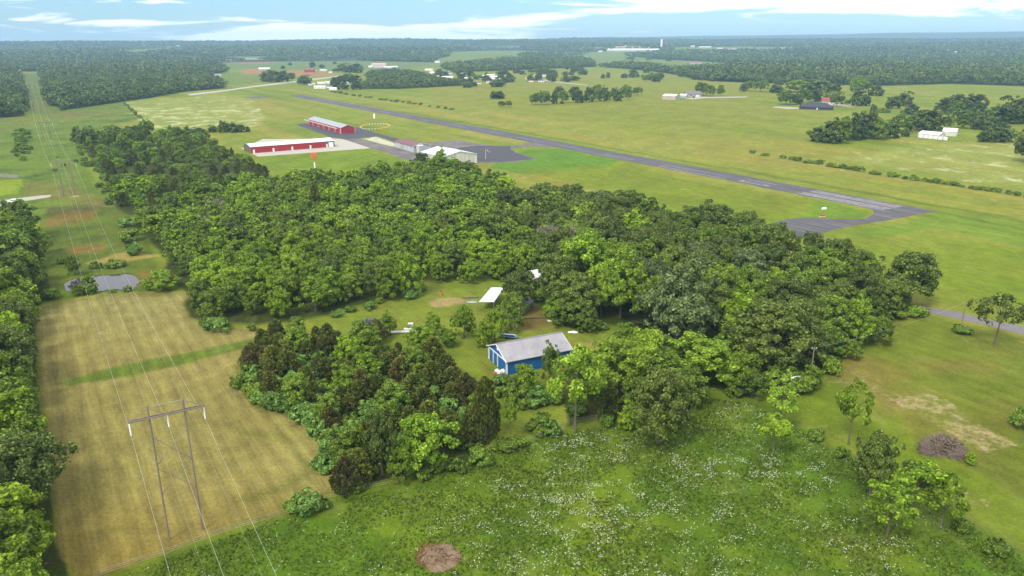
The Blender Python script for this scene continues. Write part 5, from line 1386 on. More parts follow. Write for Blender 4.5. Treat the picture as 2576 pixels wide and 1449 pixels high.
for (X, Y, W, Hh, wm, rf, lab, nm, cat) in (
    (815, 164, 490, 24, 'offwhite', 'whitep', 'very long white factory hall left of the tower', 'factory_hall', 'factory'), (770, 146, 240, 26, 'offwhite', 'pinkroof', 'pinkish factory roofs behind the long white hall', 'factory_block', 'factory'), (900, 146, 150, 24, 'offwhite', 'pinkroof', 'pinkish plant block nearer the tower', 'factory_block', 'factory'), (762, 124, 85, 12, 'offwhite', 'whitep', 'narrow white hall above the pinkish factory roofs', 'factory_annex', 'factory'),
    (512, 170, 40, 12, 'offwhite', 'whitep', 'small white hall at the left foot of the factory', 'small_hall', 'building'), (112, 158, 52, 20, 'offwhite', 'white', 'white house on the wooded rise far left of the factory', 'far_house', 'house'), (270, 143, 58, 18, 'tan', 'shingle', 'grey-roofed house left of the factory, nearer the edge', 'far_house', 'house'), (372, 143, 80, 24, 'tan', 'shingle', 'largest grey-roofed house left of the factory', 'far_house', 'house'), (480, 152, 90, 26, 'tan', 'shingle', 'tan hall just left of the factory', 'small_hall', 'building'),
    (1165, 133, 90, 12, 'offwhite', 'whitep', 'low white hall just right of the tower', 'small_hall', 'building'), (1382, 128, 40, 18, 'tan', 'white', 'single pale house on the ridge right of the tower', 'far_house', 'house'), (1502, 133, 112, 16, 'offwhite', 'white', 'long grey-white hall on the ridge right of the tower', 'long_hall', 'building'), (1640, 142, 60, 10, 'offwhite', 'whitep', 'short white hall beyond the long grey-white one', 'small_hall', 'building'),
    (1785, 151, 170, 11, 'offwhite', 'whitep', 'long low white poultry house at the pale field', 'poultry_house', 'building'), (2085, 151, 52, 9, 'offwhite', 'whitep', 'short low white hall at the right end of the pale field', 'small_hall', 'building'), (2250, 150, 90, 22, 'offwhite', 'pinkroof', 'red and white sheds below the mast on the right', 'yard_unit', 'building'),
    (1412, 282, 110, 20, 'tan', 'redroof', 'red-roofed barn half sunk behind the strip of wood', 'red_barn', 'barn'), (1582, 302, 52, 24, 'tan', 'shingle', 'brown farmhouse at the edge of the right-hand forest', 'farmhouse', 'house'), (182, 193, 40, 12, 'offwhite', 'cream', 'cream shed at the top of the green field', 'small_shed', 'shed')):
    x, y = z3(X, Y); far_bld(nm, lab, cat, x, y, W / 3.75, Hh / 3.75, wm, rf)
for (X, Y, W, Hh, wm, rf, lab) in ((1672, 184, 38, 11, 'offwhite', 'whitep', 'white farm hall at the far left hay field'), (1600, 191, 42, 9, 'offwhite', 'groof', 'grey farm hall left of the white one'), (1778, 322, 52, 22, 'offwhite', 'whitep', 'white house at the left end of the red poultry sheds'), (1890, 326, 115, 18, 'tan', 'pinkroof', 'first red-roofed poultry shed at the wood'),
    (2032, 326, 100, 20, 'tan', 'pinkroof', 'middle red-roofed poultry shed at the wood'), (2165, 322, 90, 18, 'tan', 'pinkroof', 'last red-roofed poultry shed at the wood'), (2405, 306, 180, 12, 'offwhite', 'groof', 'long grey-roofed hall above the bare red field'), (2035, 465, 105, 24, 'offwhite', 'groof', 'grey barn in the small field by the wood corner'), (2492, 405, 105, 22, 'offwhite', 'whitep', 'white barn beside the round dark trees')):
    x, y = c1(X, Y); far_bld('farm_building', lab, 'farm building', x, y, W / 3.75, Hh / 3.75, wm, rf)
for (X, Y, W, Hh, wm, rf, lab) in ((1720, 455, 90, 26, 'tan', 'pinkroof', 'tan roof showing in a gap of the right-hand forest'), (1930, 248, 40, 10, 'offwhite', 'whitep', 'white roof in the middle of the right-hand forest'), (2140, 246, 18, 12, 'offwhite', 'whitep', 'tiny white roof right of centre in the right-hand forest'), (520, 195, 40, 10, 'offwhite', 'whitep', 'white roof at the top edge of the right-hand forest')):
    x, y = c4(X, Y); far_bld('forest_house', lab, 'house', x, y, W / 3.75, Hh / 3.75 + 2, wm, rf)

def tower():
    p = G(1663.5, 123); s_ = depth(p) / F_PX
    h = 22.5 * s_; r_ = 2.5 * s_
    o = empty('concrete_tower', p); tag(o, 'tall white cylindrical tower on the far skyline', 'tower')
    b = MB(); b.tube([(0, 0, -3), (0, 0, h)], r_, 20); b.build('shaft', M_['whitep'], o)
    b = MB(); b.tube([(0, 0, h + .01), (0, 0, h + 0.6 * s_)], [r_ * 0.9, r_ * 0.3], 20); b.build('cap', M_['white'], o)
    b = MB(); b.box(r_ * .95, r_ * 1.25, -2, 2, 0, h * .95); b.build('stair_shaft', M_['brownroof'], o)
tower()

# ------------------------------------------------------------------ power line
WIRE = mat('aluminium_wire', (0.48, 0.47, 0.44), 0.45, 0.02, 1, spec=0.5)
INS = mat('insulator_glass', (0.75, 0.76, 0.74), 0.3, 0.03, 1)
POLEW = mat('pole_wood', (0.22, 0.18, 0.135), 0.9, 0.25, 2, stretch=(1, 1, .15))
def pylon(a, b, H, label, arm_f=0.912, detail=True, arm=None):
    c_ = (a + b) / 2; d = (b - a); half = d.length / 2; rz = math.atan2(d.y, d.x)
    o = empty('power_pylon', c_, rz); tag(o, label, 'pylon', 'wooden pylons of the power line')
    th = 0.15 if detail else 0.3
    for s_ in (-1, 1):
        q = MB(); q.tube([(s_ * half, 0, -0.3), (s_ * half * 0.98, 0, H)], [th * 1.15, th * 0.75], 8); q.build('pole', POLEW, o)
    za = H * arm_f; al = arm or half * 2.15
    q = MB()
    for y in (-0.3, 0.3): q.box(-al, al, y - .07, y + .07, za - .12, za + .12)
    q.build('crossarm', M_['wood'] if False else POLEW, o)
    zt = H * 0.985
    for s_ in (-1, 1):
        for x1 in (al * 0.97, 0.1):
            q = MB(); q.tube([(s_ * half, -0.25, zt), (s_ * x1, -0.25, za + 0.1)], 0.06, 4); q.build('arm_brace', POLEW, o)
    q = MB(); q.tube([(-half, 0.1, zt), (half, 0.1, zt)], 0.04, 4); q.build('tie_rod', M_['steel'], o)
    w_ = half * 0.98
    for (z0, z1_) in ((za - 0.135 * H, za - 0.35 * H), (za - 0.36 * H, za - 0.565 * H)):
        for s_ in (-1, 1):
            q = MB(); q.tube([(s_ * w_, 0.22 * s_, z0), (-s_ * w_, 0.22 * s_, z1_)], 0.06, 5); q.build('cross_brace', POLEW, o)
    L_ins = 0.085 * H
    for x in (-al * 0.97, 0, al * 0.97):
        q = MB(); z = za - 0.2; k = 10 if detail else 4
        for i in range(k):
            zz = z - L_ins * (i + 0.5) / k
            q.tube([(x, 0, zz + L_ins * .28 / k), (x, 0, zz - L_ins * .28 / k)], [0.05, 0.125], 10)
        q.tube([(x, 0, z), (x, 0, z - L_ins)], 0.035, 5)
        q.build('insulator', INS, o)
    rot = Matrix.Rotation(rz, 3, 'Z')
    att = [c_ + rot @ Vector((x, 0, za - 0.2 - L_ins)) for x in (-al * 0.97, 0, al * 0.97)] + [c_ + rot @ Vector((s_ * half, 0, H)) for s_ in (-1, 1)]
    return att
spots = [((426, 1357), (510, 1332), 23.6, 'nearest wooden pylon, standing in the mown hay field'), ((159, 492), (189, 492), 18.5, 'second wooden pylon, at the near end of the cutting'),
         ((108, 350), (128, 349), 14.0, 'third wooden pylon, half way up the cutting'), ((90, 283), (104, 283), 12.5, 'fourth wooden pylon, where the cutting enters the forest'), ((78, 232), (90, 232), 14, 'fifth wooden pylon, small between the two far woods')]
ATT = []
for i, (a, b, H, lb) in enumerate(spots):
    a, b = G(*a), G(*b)
    ATT.append(pylon(a, b, H, lb, detail=i == 0))
# the next pylon stands behind the viewpoint, out of the frame: the wires run on towards it
NXT = []
p0, p1 = ATT[0], ATT[1]
for k in range(5):
    d = (p0[k] - p1[k]); d.z = 0
    NXT.append(p0[k] + d * 0.62 + Vector((0, 0, 0)))
for k in range(5):
    q = MB(); chain = [NXT[k]] + [A_[k] for A_ in ATT]
    for i, (a, b) in enumerate(zip(chain, chain[1:])):
        L_ = (b - a).length; sag = min(L_ * 0.022, 6) * (0.5 if k > 2 else 1)
        pts = []
        for t in np.linspace(0, 1, 25):
            p = a.lerp(b, float(t)); p.z -= 4 * sag * t * (1 - t); pts.append(p)
        rad0 = 0.013 if k < 3 else 0.005
        rad = [max(rad0, (0.00006 if k < 3 else 0.00002) * p.y) for p in pts]
        q.tube(pts, rad, 5, cap=False)
    o = q.build('power_wire', WIRE)
    tag(o, ('left conductor wire hung from the insulator strings of the pylons', 'middle conductor wire hung from the insulator strings of the pylons', 'right conductor wire hung from the insulator strings of the pylons', 'thin left earth wire from pole top to pole top', 'thin right earth wire from pole top to pole top')[k], 'wire')

# ------------------------------------------------------------------ small things
def utility_pole(x, yb, yt, label, arm=1.0, xt=None):
    p = G(x, yb); lo, hi = 2, 20
    for _ in range(25):
        mi = (lo + hi) / 2
        if proj(np.array(p.x), np.array(p.y), np.array(p.z + mi))[1] > yt: lo = mi
        else: hi = mi
    o = empty('utility_pole', p); tag(o, label, 'utility pole')
    q = MB(); q.tube([(0, 0, -0.3), (0, 0, lo)], [0.16, 0.11], 7); q.build('pole', POLEW, o)
    if arm:
        q = MB(); q.box(-arm, arm, -.06, .06, lo - .6, lo - .45); q.build('crossarm', POLEW, o)
        for s_ in (-.8, 0.8):
            q = MB(); q.tube([(s_ * arm, 0, lo - .45), (s_ * arm, 0, lo - .2)], 0.06, 6); q.build('insulator', INS, o)
    return o, p, lo
o1, pA, hA = utility_pole(2415, 838, 757, 'bare wooden pole standing beside the road', arm=0)
o2, pB, hB_ = utility_pole(2036, 968, 872, 'wooden pole with small crossarm at the corner of the yard', arm=0.6)
o3, pC, hC = utility_pole(*c4(2050, 980), 68.7 + 912 / 3.75, 'utility pole right of the white storage garages', arm=0.9)
o4, pD, hD = utility_pole(*c4(2322, 945), 68.7 + 885 / 3.75, 'utility pole above the round bush in the pasture', arm=0.9)
q = MB(); pts = []
a_, b_ = pB + Vector((0, 0, hB_ - .3)), pA + Vector((0, 0, hA - .3))
for t in np.linspace(0, 1, 16):
    p = a_.lerp(b_, float(t)); p.z -= 4 * 1.2 * t * (1 - t); pts.append(p)
q.tube(pts, 0.012, 4, cap=False); tag(q.build('service_wire', WIRE), 'thin sagging wire over the yard between two wooden poles', 'wire')
def yard_light():
    p = G(2008, 992); o = empty('yard_light', p, math.radians(200)); tag(o, 'pole-mounted yard light with pale arm at the lane entrance', 'yard light')
    q = MB(); q.tube([(0, 0, -.2), (0, 0, 4.6)], [0.11, 0.08], 7); q.build('pole', POLEW, o)
    q = MB(); q.tube([(0, 0, 4.4), (1.0, 0, 4.6), (1.9, 0, 4.5)], 0.06, 6); q.build('arm', M_['whitep'], o)
    q = MB(); q.tube([(1.9, 0, 4.42), (2.5, 0, 4.36)], [0.2, 0.12], 8); q.build('lamp_head', M_['whitep'], o)
yard_light()
# fence of the meadow: posts with wires
def fence(path, gap, h, label, name='wire_fence', mt='wood', wires=3, prad=0.07):
    pts = [G(*p) for p in path]; o = empty(name, pts[0]); tag(o, label, 'fence'); o0 = pts[0]
    allp = []
    for a, b in zip(pts, pts[1:]):
        k = max(1, int((b - a).length / gap))
        allp += [a.lerp(b, i / k) for i in range(k)]
    allp.append(pts[-1])
    for p in allp[:95]:
        q = MB(); r = p - o0; q.tube([(r.x, r.y, -.2), (r.x, r.y, h)], prad, 5); q.build('post', M_[mt], o)
    q = MB()
    for i in range(wires):
        z = h * (0.35 + 0.6 * i / max(wires - 1, 1))
        q.tube([Vector((p.x - o0.x, p.y - o0.y, z)) for p in allp], 0.012, 3, cap=False)
    q.build('wire', M_['steel'], o)
fence([(250, 1452), (420, 1397), (560, 1344), (740, 1290), (860, 1248), (1000, 1215), (1240, 1135), (1420, 1085)], 5.0, 1.25, 'wire fence on dark posts between hay field and flowering meadow', prad=0.08)
fence([c4(1380, 1010), c4(1560, 1062), c4(1800, 1078), c4(2030, 1055)], 6, 1.8, 'chain fence round the white storage garages', prad=0.05, mt='steel')
fence([c4(0, 1192), c4(760, 1318), c4(1480, 1435)], 16, 1.2, 'wire fence of the long hedge row, upper half', prad=0.07)
fence([c4b(1480, 75), c4b(2000, 158), c4b(2576, 250)], 12, 1.2, 'wire fence of the long hedge row, lower half', prad=0.07)
fence([c2(870, 612), c2(1400, 692), c2(2020, 778), c2(2576, 860)], 18, 1.2, 'wire fence through the hedge bushes beyond the runway', prad=0.08)
fence([(1360, 1078), (1500, 1058), (1780, 985)], 5, 1.3, 'wire fence below the yellow-green trees', prad=0.07)
def board_fence():
    a, b = G(-90, 440), G(48, 449); o = empty('board_fence', a); tag(o, 'grey board fence round the lawn at the cutting', 'fence')
    d = (b - a); L_ = d.length; ang = math.atan2(d.y, d.x); o.rotation_euler = (0, 0, ang)
    q = MB(); n_ = int(L_ / 0.6)
    for i in range(n_): q.box(i * .6, i * .6 + .55, -.03, .03, .05, 2.2 + 0.05 * math.sin(i * 3.3))
    q.build('boards', mat('grey_boards', (0.26, 0.235, 0.21), 0.9, 0.25, 1), o)
    q = MB(); q.box(0, L_, .031, .10, .5, .62); q.box(0, L_, .031, .10, 1.7, 1.82); q.build('rail', M_['wood'], o)
board_fence()

def car(p, rz, body, label, name='parked_car', scale=1.0):
    o = empty(name, p, rz); tag(o, label, 'car'); o.scale = (scale,) * 3
    prof = [(-2.2, .35), (-2.25, .75), (-1.5, .95), (-.85, 1.4), (.7, 1.42), (1.35, .98), (2.15, .85), (2.25, .4)]
    q = MB(); n_ = len(prof)
    for s_, ins in ((-.85, 1), (.85, 1)):
        pts = [(x, s_ * (0.82 if z > 1.2 else 1), z) for x, z in prof]
        q.face(pts if s_ > 0 else pts[::-1])
    for (x0, za_), (x1, zb) in zip(prof, prof[1:] + prof[:1]):
        k0 = 0.82 if za_ > 1.2 else 1; k1 = 0.82 if zb > 1.2 else 1
        q.face([(x0, -.85 * k0, za_), (x0, .85 * k0, za_), (x1, .85 * k1, zb), (x1, -.85 * k1, zb)])
    bo = q.build('body', body, o)
    for (x0, z0, x1, z1_) in ((-1.42, 1.0, -.92, 1.36), (.78, 1.38, 1.28, 1.02)):
        q = MB(); q.slab((x0, -.68, z0 + .03), (x1, -.62, z1_ + .03), (x1, .62, z1_ + .03), (x0, .68, z0 + .03), 0.02); q.build('windscreen', M_['glass'], o)
    for s_ in (-1, 1):
        q = MB(); q.face([(-1.1, s_ * .86, 1.0), (-.7, s_ * .73, 1.33), (.55, s_ * .73, 1.33), (1.0, s_ * .86, 1.0)]); q.build('side_window', M_['glass'], o)
        for x in (-1.4, 1.4):
            q = MB(); q.tube([(x, s_ * .72, .33), (x, s_ * .90, .33)], .33, 14); w_ = q.build('wheel', M_['black'], o)
    return o
car(G(935, 816), math.radians(12), mat('brown_car_paint', (0.055, 0.045, 0.05), 0.35, 0.1, 1, spec=0.6), 'dark saloon car parked on the clearing grass', scale=1.15)
car(G(36, 510), math.radians(20), M_['whitep'], 'white car on the gravel drive behind the left-hand trees', scale=1.3)
car(G(*c3(1925, 676)), math.radians(5), mat('blue_car_paint', (0.25, 0.42, 0.50), 0.4, 0.1, 1), 'pale blue car beside the tan farm shed', scale=1.8)
car(G(*c3(2036, 665)), math.radians(80), M_['charcoal'], 'black car in front of the farmhouse', scale=1.5)

def windsock(x, yb, h, label, sock):
    p = G(x, yb); o = empty('windsock', p, math.radians(30)); tag(o, label, 'windsock')
    q = MB(); q.tube([(0, 0, 0), (0, 0, h)], [.12, .08], 6); q.build('mast', M_['whitep'], o)
    cols = sock
    for i, m_ in enumerate(cols):
        q = MB(); r0 = .5 - .07 * i; q.tube([(.2 + .7 * i, 0, h - .2 - .5 * i), (.2 + .7 * (i + 1) - .02, 0, h - .7 - .5 * i)], [r0, r0 - .07], 10); q.build('sock_band', M_[m_], o)
windsock(1222, 400, 6.5, 'red and white windsock hanging on the asphalt apron', ['redp', 'whitep', 'redp', 'whitep'])
def marker_tower():
    p = G(942, 303.5); o = empty('wind_marker', p); tag(o, 'slim white wind marker standing inside the airfield grass', 'wind marker')
    q = MB(); q.tube([(0, 0, 0), (0, 0, 2.2)], .2, 6); q.build('mast', M_['steel'], o)
    q = MB(); q.box(-.75, .75, -.75, .75, 2.2, 6.2); q.tube([(0, 0, 6.2), (0, 0, 7.0)], [1.0, .1], 4); q.build('white_cone', M_['whitep'], o)
marker_tower()
# segmented circle: yellow and white boards set in an oval on the grass
cc = G(944, 318)
ring_r = (G(979, 318) - G(909, 318)).length / 2
ORDC = 'the windsock mark'
for i in range(30):
    a = 2 * math.pi * i / 30
    p = cc + Vector((math.cos(a) * ring_r, math.sin(a) * ring_r * 1.85, 0))
    yel = (abs(math.cos(a)) > 0.72) or (-0.95 < math.sin(a) < -0.6 and math.cos(a) > 0)
    q = MB(); q.box(-.8, .8, -.8, .8, 0.03, .45)
    o = q.build('circle_marker', M_['yellow' if yel else 'whitep'], None, p)
    o.rotation_euler = (0, 0, math.atan2(math.cos(a) * 1.85, -math.sin(a)))
    if not yel: o.scale = (0.7, 0.5, 0.8)
    clock = (3 - i / 30 * 12) % 12
    tag(o, f"{'yellow' if yel else 'white'} ground marker of the grass circle at {words(round(clock * 60) // 60)} hours {words(round(clock * 60) % 60)} minutes", 'ground marker', 'markers of the circle beside the runway')
def gp_sign():
    p = G(792.5, 426); o = empty('approach_sign', p); tag(o, 'orange-red lattice board on a white post before the hangars', 'sign')
    q = MB(); q.tube([(0, 0, -.2), (0, 0, 4.4)], .42, 8); q.build('post', M_['whitep'], o)
    q = MB(); q.tube([(0, 0, 4.4), (0, 0, 8.8)], .30, 8); q.build('stem', M_['orange'], o)
    q = MB()
    for i in range(5): q.box(-1.9, 1.9, -.2 - .8, -1.1 + .2, 5.9 + i * .75 + 1.9 - 1, 6.3 + i * .75 + 1.9 - 1)
    for x in (-1.9, -.6, .6, 1.75): q.box(x, x + .18, -.85, -.6, 6.8, 10.3)
    for i in range(2): q.box(-1.9, 1.9, .5, .9, 7.0 + i * 2.4, 7.9 + i * 2.4)
    q.build('board', M_['orange'], o)
gp_sign()
def approach_light(x, y, label, m_):
    p = G(x, y); o = empty('runway_light_unit', p, 0.3); tag(o, label, 'runway light')
    q = MB(); q.box(-1.3, 1.3, -.5, .5, .02, .12); q.build('pad', M_['whitep'], o)
    for s_ in (-.6, .6):
        q = MB(); q.box(s_ - .4, s_ + .4, -.35, .35, .12, .85); q.tube([(s_, -.36, .5), (s_, -.5, .5)], .2, 8); q.build('lamp_box', M_[m_], o)
approach_light(2068, 545, 'red twin lamp box on a white pad beside the turnaround', 'redp')
approach_light(2073, 526, 'white twin lamp box in the grass inside the turnaround', 'whitep')

def stick_pile(x, y, rx, ry, h, n_, name, label, cm, wm, seed=0):
    p = G(x, y); o = empty(name, p); tag(o, label, 'brush pile' if 'brush' in name else 'debris')
    r = random.Random(seed); q = MB()
    # lumpy core
    R_, S_ = 9, 18
    for i in range(R_):
        for j in range(S_):
            def P_(i, j):
                a = 2 * math.pi * (j % S_) / S_; k = i / R_
                nz = mnoise.noise(Vector((math.cos(a) * 2 * k + seed, math.sin(a) * 2 * k, seed * 1.3)))
                return (rx * k * math.cos(a) * (1 + .55 * nz), ry * k * math.sin(a) * (1 + .55 * nz), max(0.02, h * (1 - k * k) * (1 + 1.3 * nz)) - 0.05 * (i == R_))
            q.face([P_(i, j), P_(i + 1, j), P_(i + 1, j + 1), P_(i, j + 1)])
    q.build('heap', cm, o)
    q = MB()
    for _ in range(n_):
        a = r.uniform(0, 6.28); k = r.uniform(0, 1) ** .6
        c = Vector((rx * k * math.cos(a), ry * k * math.sin(a), h * (1 - k * k) * r.uniform(.6, 1.15) + .1))
        d = Vector((r.uniform(-1, 1), r.uniform(-1, 1), r.uniform(-.3, .35))).normalized() * r.uniform(.5, 1.0) * min(rx, 3)
        t = r.uniform(.04, .12)
        q.tube([c - d * .5, c + d * .1 + Vector((0, 0, .1)), c + d * .5], [t, t * .8, t * .4], 4)
    q.build('branches', wm, o)
DEAD = mat('dead_branches', (0.17, 0.125, 0.095), 0.95, 0.45, 2)
stick_pile(2368, 1135, 4.4, 2.9, 2.9, 300, 'brush_pile', 'large heap of grey-brown cut branches beside the lane', mat('brush_core', (0.11, 0.08, 0.06), 0.95, .4, 1.5), DEAD, 3)
stick_pile(1105, 1402, 3.3, 2.6, 0.6, 60, 'earth_mound', 'low brown mound of earth and sticks in the flowering meadow', mat('brown_earth', (0.17, 0.12, 0.075), 0.95, .5, 1.5, bump=.5), mat('brown_sticks', (0.20, 0.125, 0.07), 0.95, .4, 2), 5)
stick_pile(1570, 972, 1.6, 1.2, .8, 50, 'brush_heap', 'small tan heap of branches under the yellow-green trees', DEAD, DEAD, 8)

def slab_things():
    # cut slabs and frames lying by the bushes
    base = G(1025, 833)
    r = random.Random(2)
    for i, (x, y, w, d, h, m_, lb) in enumerate(((1012, 836, 6.0, 1.4, .35, 'offwhite', 'longest pale panel stack on the grass beside the bushes'), (1035, 831, 4.0, 1.3, .6, 'cream', 'cream panel stack right of the longest one'), (1052, 834, 2.6, 1.4, .3, 'whitep', 'white sheet stack at the right end of the panels'), (1033, 824, 1.4, 1.2, 1.3, 'offwhite', 'upright pale crate behind the panel stacks'), (1046, 826, 2.4, 1.2, .5, 'charcoal', 'black box behind the white sheets'))):
        p = G(x, y); o = empty('panel_stack' if i < 3 else 'crate', p, math.radians(8)); tag(o, lb, 'stack' if i < 3 else 'crate')
        n_ = 4 if i < 3 else 3
        for k in range(n_):
            q = MB(); j = r.uniform(-.1, .1); q.box(-w / 2 + j, w / 2 + j, -d / 2 + j, d / 2 + j, h * k / n_, h * (k + .9) / n_); q.build('panel', M_[m_], o)
slab_things()
def barrel(p, m_, lab, h=1.3, r_=.55):
    o = empty('barrel', p); tag(o, lab, 'barrel')
    q = MB(); q.tube([(0, 0, 0), (0, 0, h * .1), (0, 0, h * .5), (0, 0, h * .9), (0, 0, h)], [r_, r_ * .95, r_, r_ * .95, r_], 12); q.build('drum', M_[m_], o)
    q = MB(); q.tube([(0, 0, h + .001), (0, 0, h + .07)], r_ * .9, 12); q.build('lid', M_['black'], o)
barrel(G(1109, 742), 'orange', 'rusty orange burn barrel on the clearing grass', 1.2, .42)
def log_(x, y, L_, lab, rz, m_=DEAD):
    p = G(x, y); q = MB(); q.tube([(-L_ / 2, 0, .25), (0, .05, .28), (L_ / 2, 0, .22)], [.28, .25, .2], 8)
    o = q.build('log', m_, None, p); o.rotation_euler = (0, 0, rz); tag(o, lab, 'log')
log_(1184, 750, 5.0, 'pale log lying above the dirt ring', 0.1)
log_(1345, 801, 7.0, 'long dark log lying on the bare earth', 0.1, BARK)
def tarp(x, y, w, d, lab, m_, seed):
    p = G(x, y); q = MB(); r = random.Random(seed); N_ = 7
    g = [[(w * (i / N_ - .5) * (1 + .1 * math.sin(j * 2 + seed)), d * (j / N_ - .5) * (1 + .15 * math.cos(i + seed)), (0.35 * math.sin(math.pi * i / N_) * math.sin(math.pi * j / N_)) * r.uniform(.5, 1.3) + .04) for j in range(N_ + 1)] for i in range(N_ + 1)]
    for i in range(N_):
        for j in range(N_): q.face([g[i][j], g[i + 1][j], g[i + 1][j + 1], g[i][j + 1]])
    o = q.build('tarpaulin', M_[m_], None, p); tag(o, lab, 'tarpaulin')
tarp(1441, 836, 2.6, 1.2, 'crumpled white tarpaulin on the grass beyond the barn', 'whitep', 1)
tarp(1187, 760, 3.2, 1.6, 'grey sheet lying between the dirt ring and open shed', 'groof', 2)
tarp(1392, 807, 3.4, 1.6, 'pale rubble sheet at the wood edge right of the low shed', 'cream', 3)
def junk():
    r = random.Random(4)
    specs = [(1250, 938, 'whitep', 'white bag leaning on the barn door'), (1258, 941, 'offwhite', 'off-white bag in front of the barn corner'), (1246, 946, 'rust', 'rusty red drum among the bags at the barn'), (1255, 948, 'offwhite', 'pale sack nearest the meadow at the barn corner'), (1265, 938, 'whitep', 'white sack closest to the barn corner post')]
    for x, y, m_, lb in specs:
        p = G(x, y); q = MB()
        if m_ == 'rust': q.tube([(0, 0, 0), (0, 0, .1), (0, 0, .9), (0, 0, 1.0)], [.4, .42, .42, .4], 12)
        else:
            q.tube([(0, 0, 0), (0.05, 0, .35), (0, .05, .75), (.05, 0, 1.0)], [.5, .62, .5, .15], 9)
        o = q.build('drum' if m_ == 'rust' else 'sack', M_[m_], None, p); tag(o, lb, 'drum' if m_ == 'rust' else 'sack')
junk()
def trailer():
    p = G(1278, 850); o = empty('boat_trailer', p, math.radians(-12)); tag(o, 'low utility trailer with blue and white load behind the barn', 'trailer')
    q = MB(); q.box(-2.4, 2.4, -.85, .85, .5, .62); q.tube([(2.4, 0, .55), (3.8, 0, .5)], .06, 5); q.build('frame', M_['steel'], o)
    q = MB(); q.box(-2.0, 2.0, -.75, -.1, .63, .8); q.tube([(-1.8, -.4, .95), (1.8, -.4, .95)], .16, 8); q.build('blue_load', M_['blue'], o)
    q = MB(); q.box(-1.7, 1.9, .05, .7, .63, .9); q.build('white_load', M_['whitep'], o)
    for s_ in (-1, 1):
        q = MB(); q.tube([(-.2, s_ * .86, .3), (-.2, s_ * 1.04, .3)], .3, 12); q.build('wheel', M_['black'], o)
trailer()

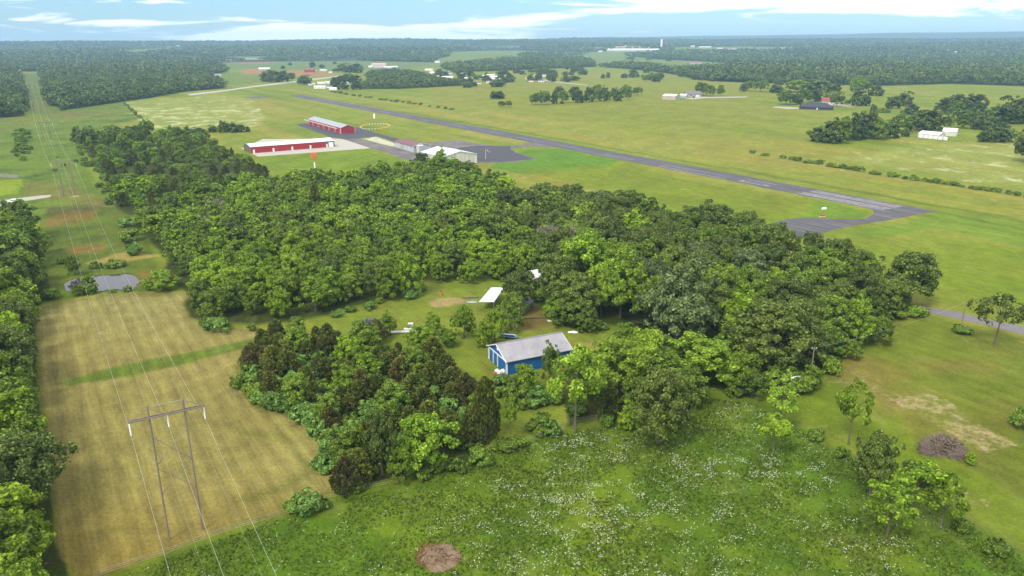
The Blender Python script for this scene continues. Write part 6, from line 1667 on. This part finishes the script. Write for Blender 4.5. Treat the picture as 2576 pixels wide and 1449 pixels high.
# ------------------------------------------------------------------ meadow: grass tufts and white flower heads
def meadow():
    r = np.random.default_rng(11)
    P = np.array([(q.x, q.y) for q in (G(*p) for p in [(300, 1449), (420, 1402), (560, 1352), (740, 1292), (850, 1255), (1000, 1222), (1240, 1140), (1400, 1092), (1600, 1060), (1780, 1000), (1900, 1015), (2100, 1135), (2330, 1255), (2600, 1415)])] + [(70, 60), (40, 50), (-70, 50)])
    n_ = 150000
    x = r.uniform(P[:, 0].min(), P[:, 0].max(), n_); y = r.uniform(P[:, 1].min(), P[:, 1].max(), n_)
    ok = (poly_sd(x, y, P) > 0.4) & (np.hypot(x - G(1105, 1402).x, y - G(1105, 1402).y) > 3.4)
    x, y = x[ok], y[ok]
    k = (fbm(x, y, 5, 21, 3) > r.uniform(0.25, 0.6, len(x))); x, y = x[k], y[k]
    n_ = len(x)
    h = r.uniform(.12, .42, n_) * (0.6 + 0.8 * fbm(x, y, 7, 4, 2)); a = r.uniform(0, 6.28, n_); w = r.uniform(.06, .2, n_)
    dx, dy = np.cos(a) * w, np.sin(a) * w; lx, ly = r.normal(0, .1, n_), r.normal(0, .1, n_)
    V = np.stack([np.stack([x - dx, y - dy, 0 * x], 1), np.stack([x + dx, y + dy, 0 * x], 1), np.stack([x + dx * .5 + lx, y + dy * .5 + ly, h], 1), np.stack([x - dx * .7 + lx * 1.5, y - dy * .7 + ly, h * .85], 1)], 1).reshape(-1, 3)
    gm = leaf_mat('meadow_grass', (0.085, 0.140, 0.014), (0.085, 0.140, 0.014), (0.17, 0.21, 0.035), trans=0.5, objvar=0, islvar=0.3)
    o = bpy.data.objects.new('meadow_grass', np_mesh('meadow_grass', V, np.arange(4 * n_).reshape(n_, 4), [gm])); C.objects.link(o)
    tag(o, 'rough green meadow grass in the foreground field', 'grass', kind='stuff')
    # flowers stand in drifts
    n_ = 240000
    x = r.uniform(P[:, 0].min(), P[:, 0].max(), n_); y = r.uniform(P[:, 1].min(), P[:, 1].max(), n_)
    ok = (poly_sd(x, y, P) > 1) & (np.hypot(x - G(1105, 1402).x, y - G(1105, 1402).y) > 3.6); x, y = x[ok], y[ok]
    px, py = proj(x, y, 0 * x)
    big = np.zeros(len(x))
    for (cx, cy, sx, sy, am) in ((1950, 1050, 90, 60, 1.0), (1500, 1130, 140, 50, .7), (1850, 1190, 200, 60, .9), (1500, 1290, 170, 70, 1.15), (1750, 1330, 200, 60, 1.0), (2080, 1330, 170, 60, .9), (2250, 1400, 150, 60, .6), (1250, 1330, 120, 60, .6), (1180, 1250, 60, 24, .8), (1500, 1420, 260, 40, .7), (1200, 1420, 120, 30, .3), (900, 1340, 80, 30, .45), (1320, 1220, 200, 60, .45), (2060, 1200, 140, 60, .7), (850, 1430, 200, 40, .12), (1700, 1440, 300, 40, .6)):
        big = np.maximum(big, am * np.exp(-((px - cx) / sx) ** 2 - ((py - cy) / sy) ** 2))
    cl = fbm(x, y, 1.7, 31, 3); c2_ = fbm(x, y, 11, 33, 2)
    pr = np.clip(big * 1.25 + .11, 0, 1) * np.clip((cl - .44) * 3.6, 0.0, 1) * np.clip((c2_ - .25) * 2.2, .15, 1) * 0.72
    k = r.random(len(x)) < pr; x, y = x[k], y[k]; n_ = len(x)
    print('flowers', n_)
    # umbels: small flat clusters of florets on stalks
    pos = np.repeat(np.stack([x, y, r.uniform(.35, .65, n_)], 1), 3, 0) + r.normal(0, .075, (3 * n_, 3)) * np.array([1, 1, .4])
    nrm = unit(np.array([0, 0, 1.0]) + .35 * r.normal(size=(3 * n_, 3)))
    V, Q = leaf_quads(pos, nrm, .10, r)
    fm = mat('flower_white', (0.52, 0.53, 0.38), 0.8, .15, 3)
    o = bpy.data.objects.new('meadow_flowers', np_mesh('meadow_flowers', V, Q, [fm])); C.objects.link(o)
    tag(o, 'drifts of small white wildflowers across the foreground meadow', 'wildflowers', kind='stuff')
meadow()

# ------------------------------------------------------------------ haze
hb = MB(); hb.box(-11800, 11800, -11800, 11800, -2.6, 205)
hm = bpy.data.materials.new('haze'); hm.use_nodes = True
nt = hm.node_tree; nt.nodes.clear()
out = nt.nodes.new('ShaderNodeOutputMaterial'); pv = nt.nodes.new('ShaderNodeVolumePrincipled')
pv.inputs['Color'].default_value = (0.42, 0.66, 0.96, 1); pv.inputs['Density'].default_value = 0.000092; pv.inputs['Anisotropy'].default_value = 0.0
nt.links.new(pv.outputs[0], out.inputs['Volume'])
ho = hb.build('haze', hm); tag(ho, kind='stuff')
print('objects', len(scene.objects))
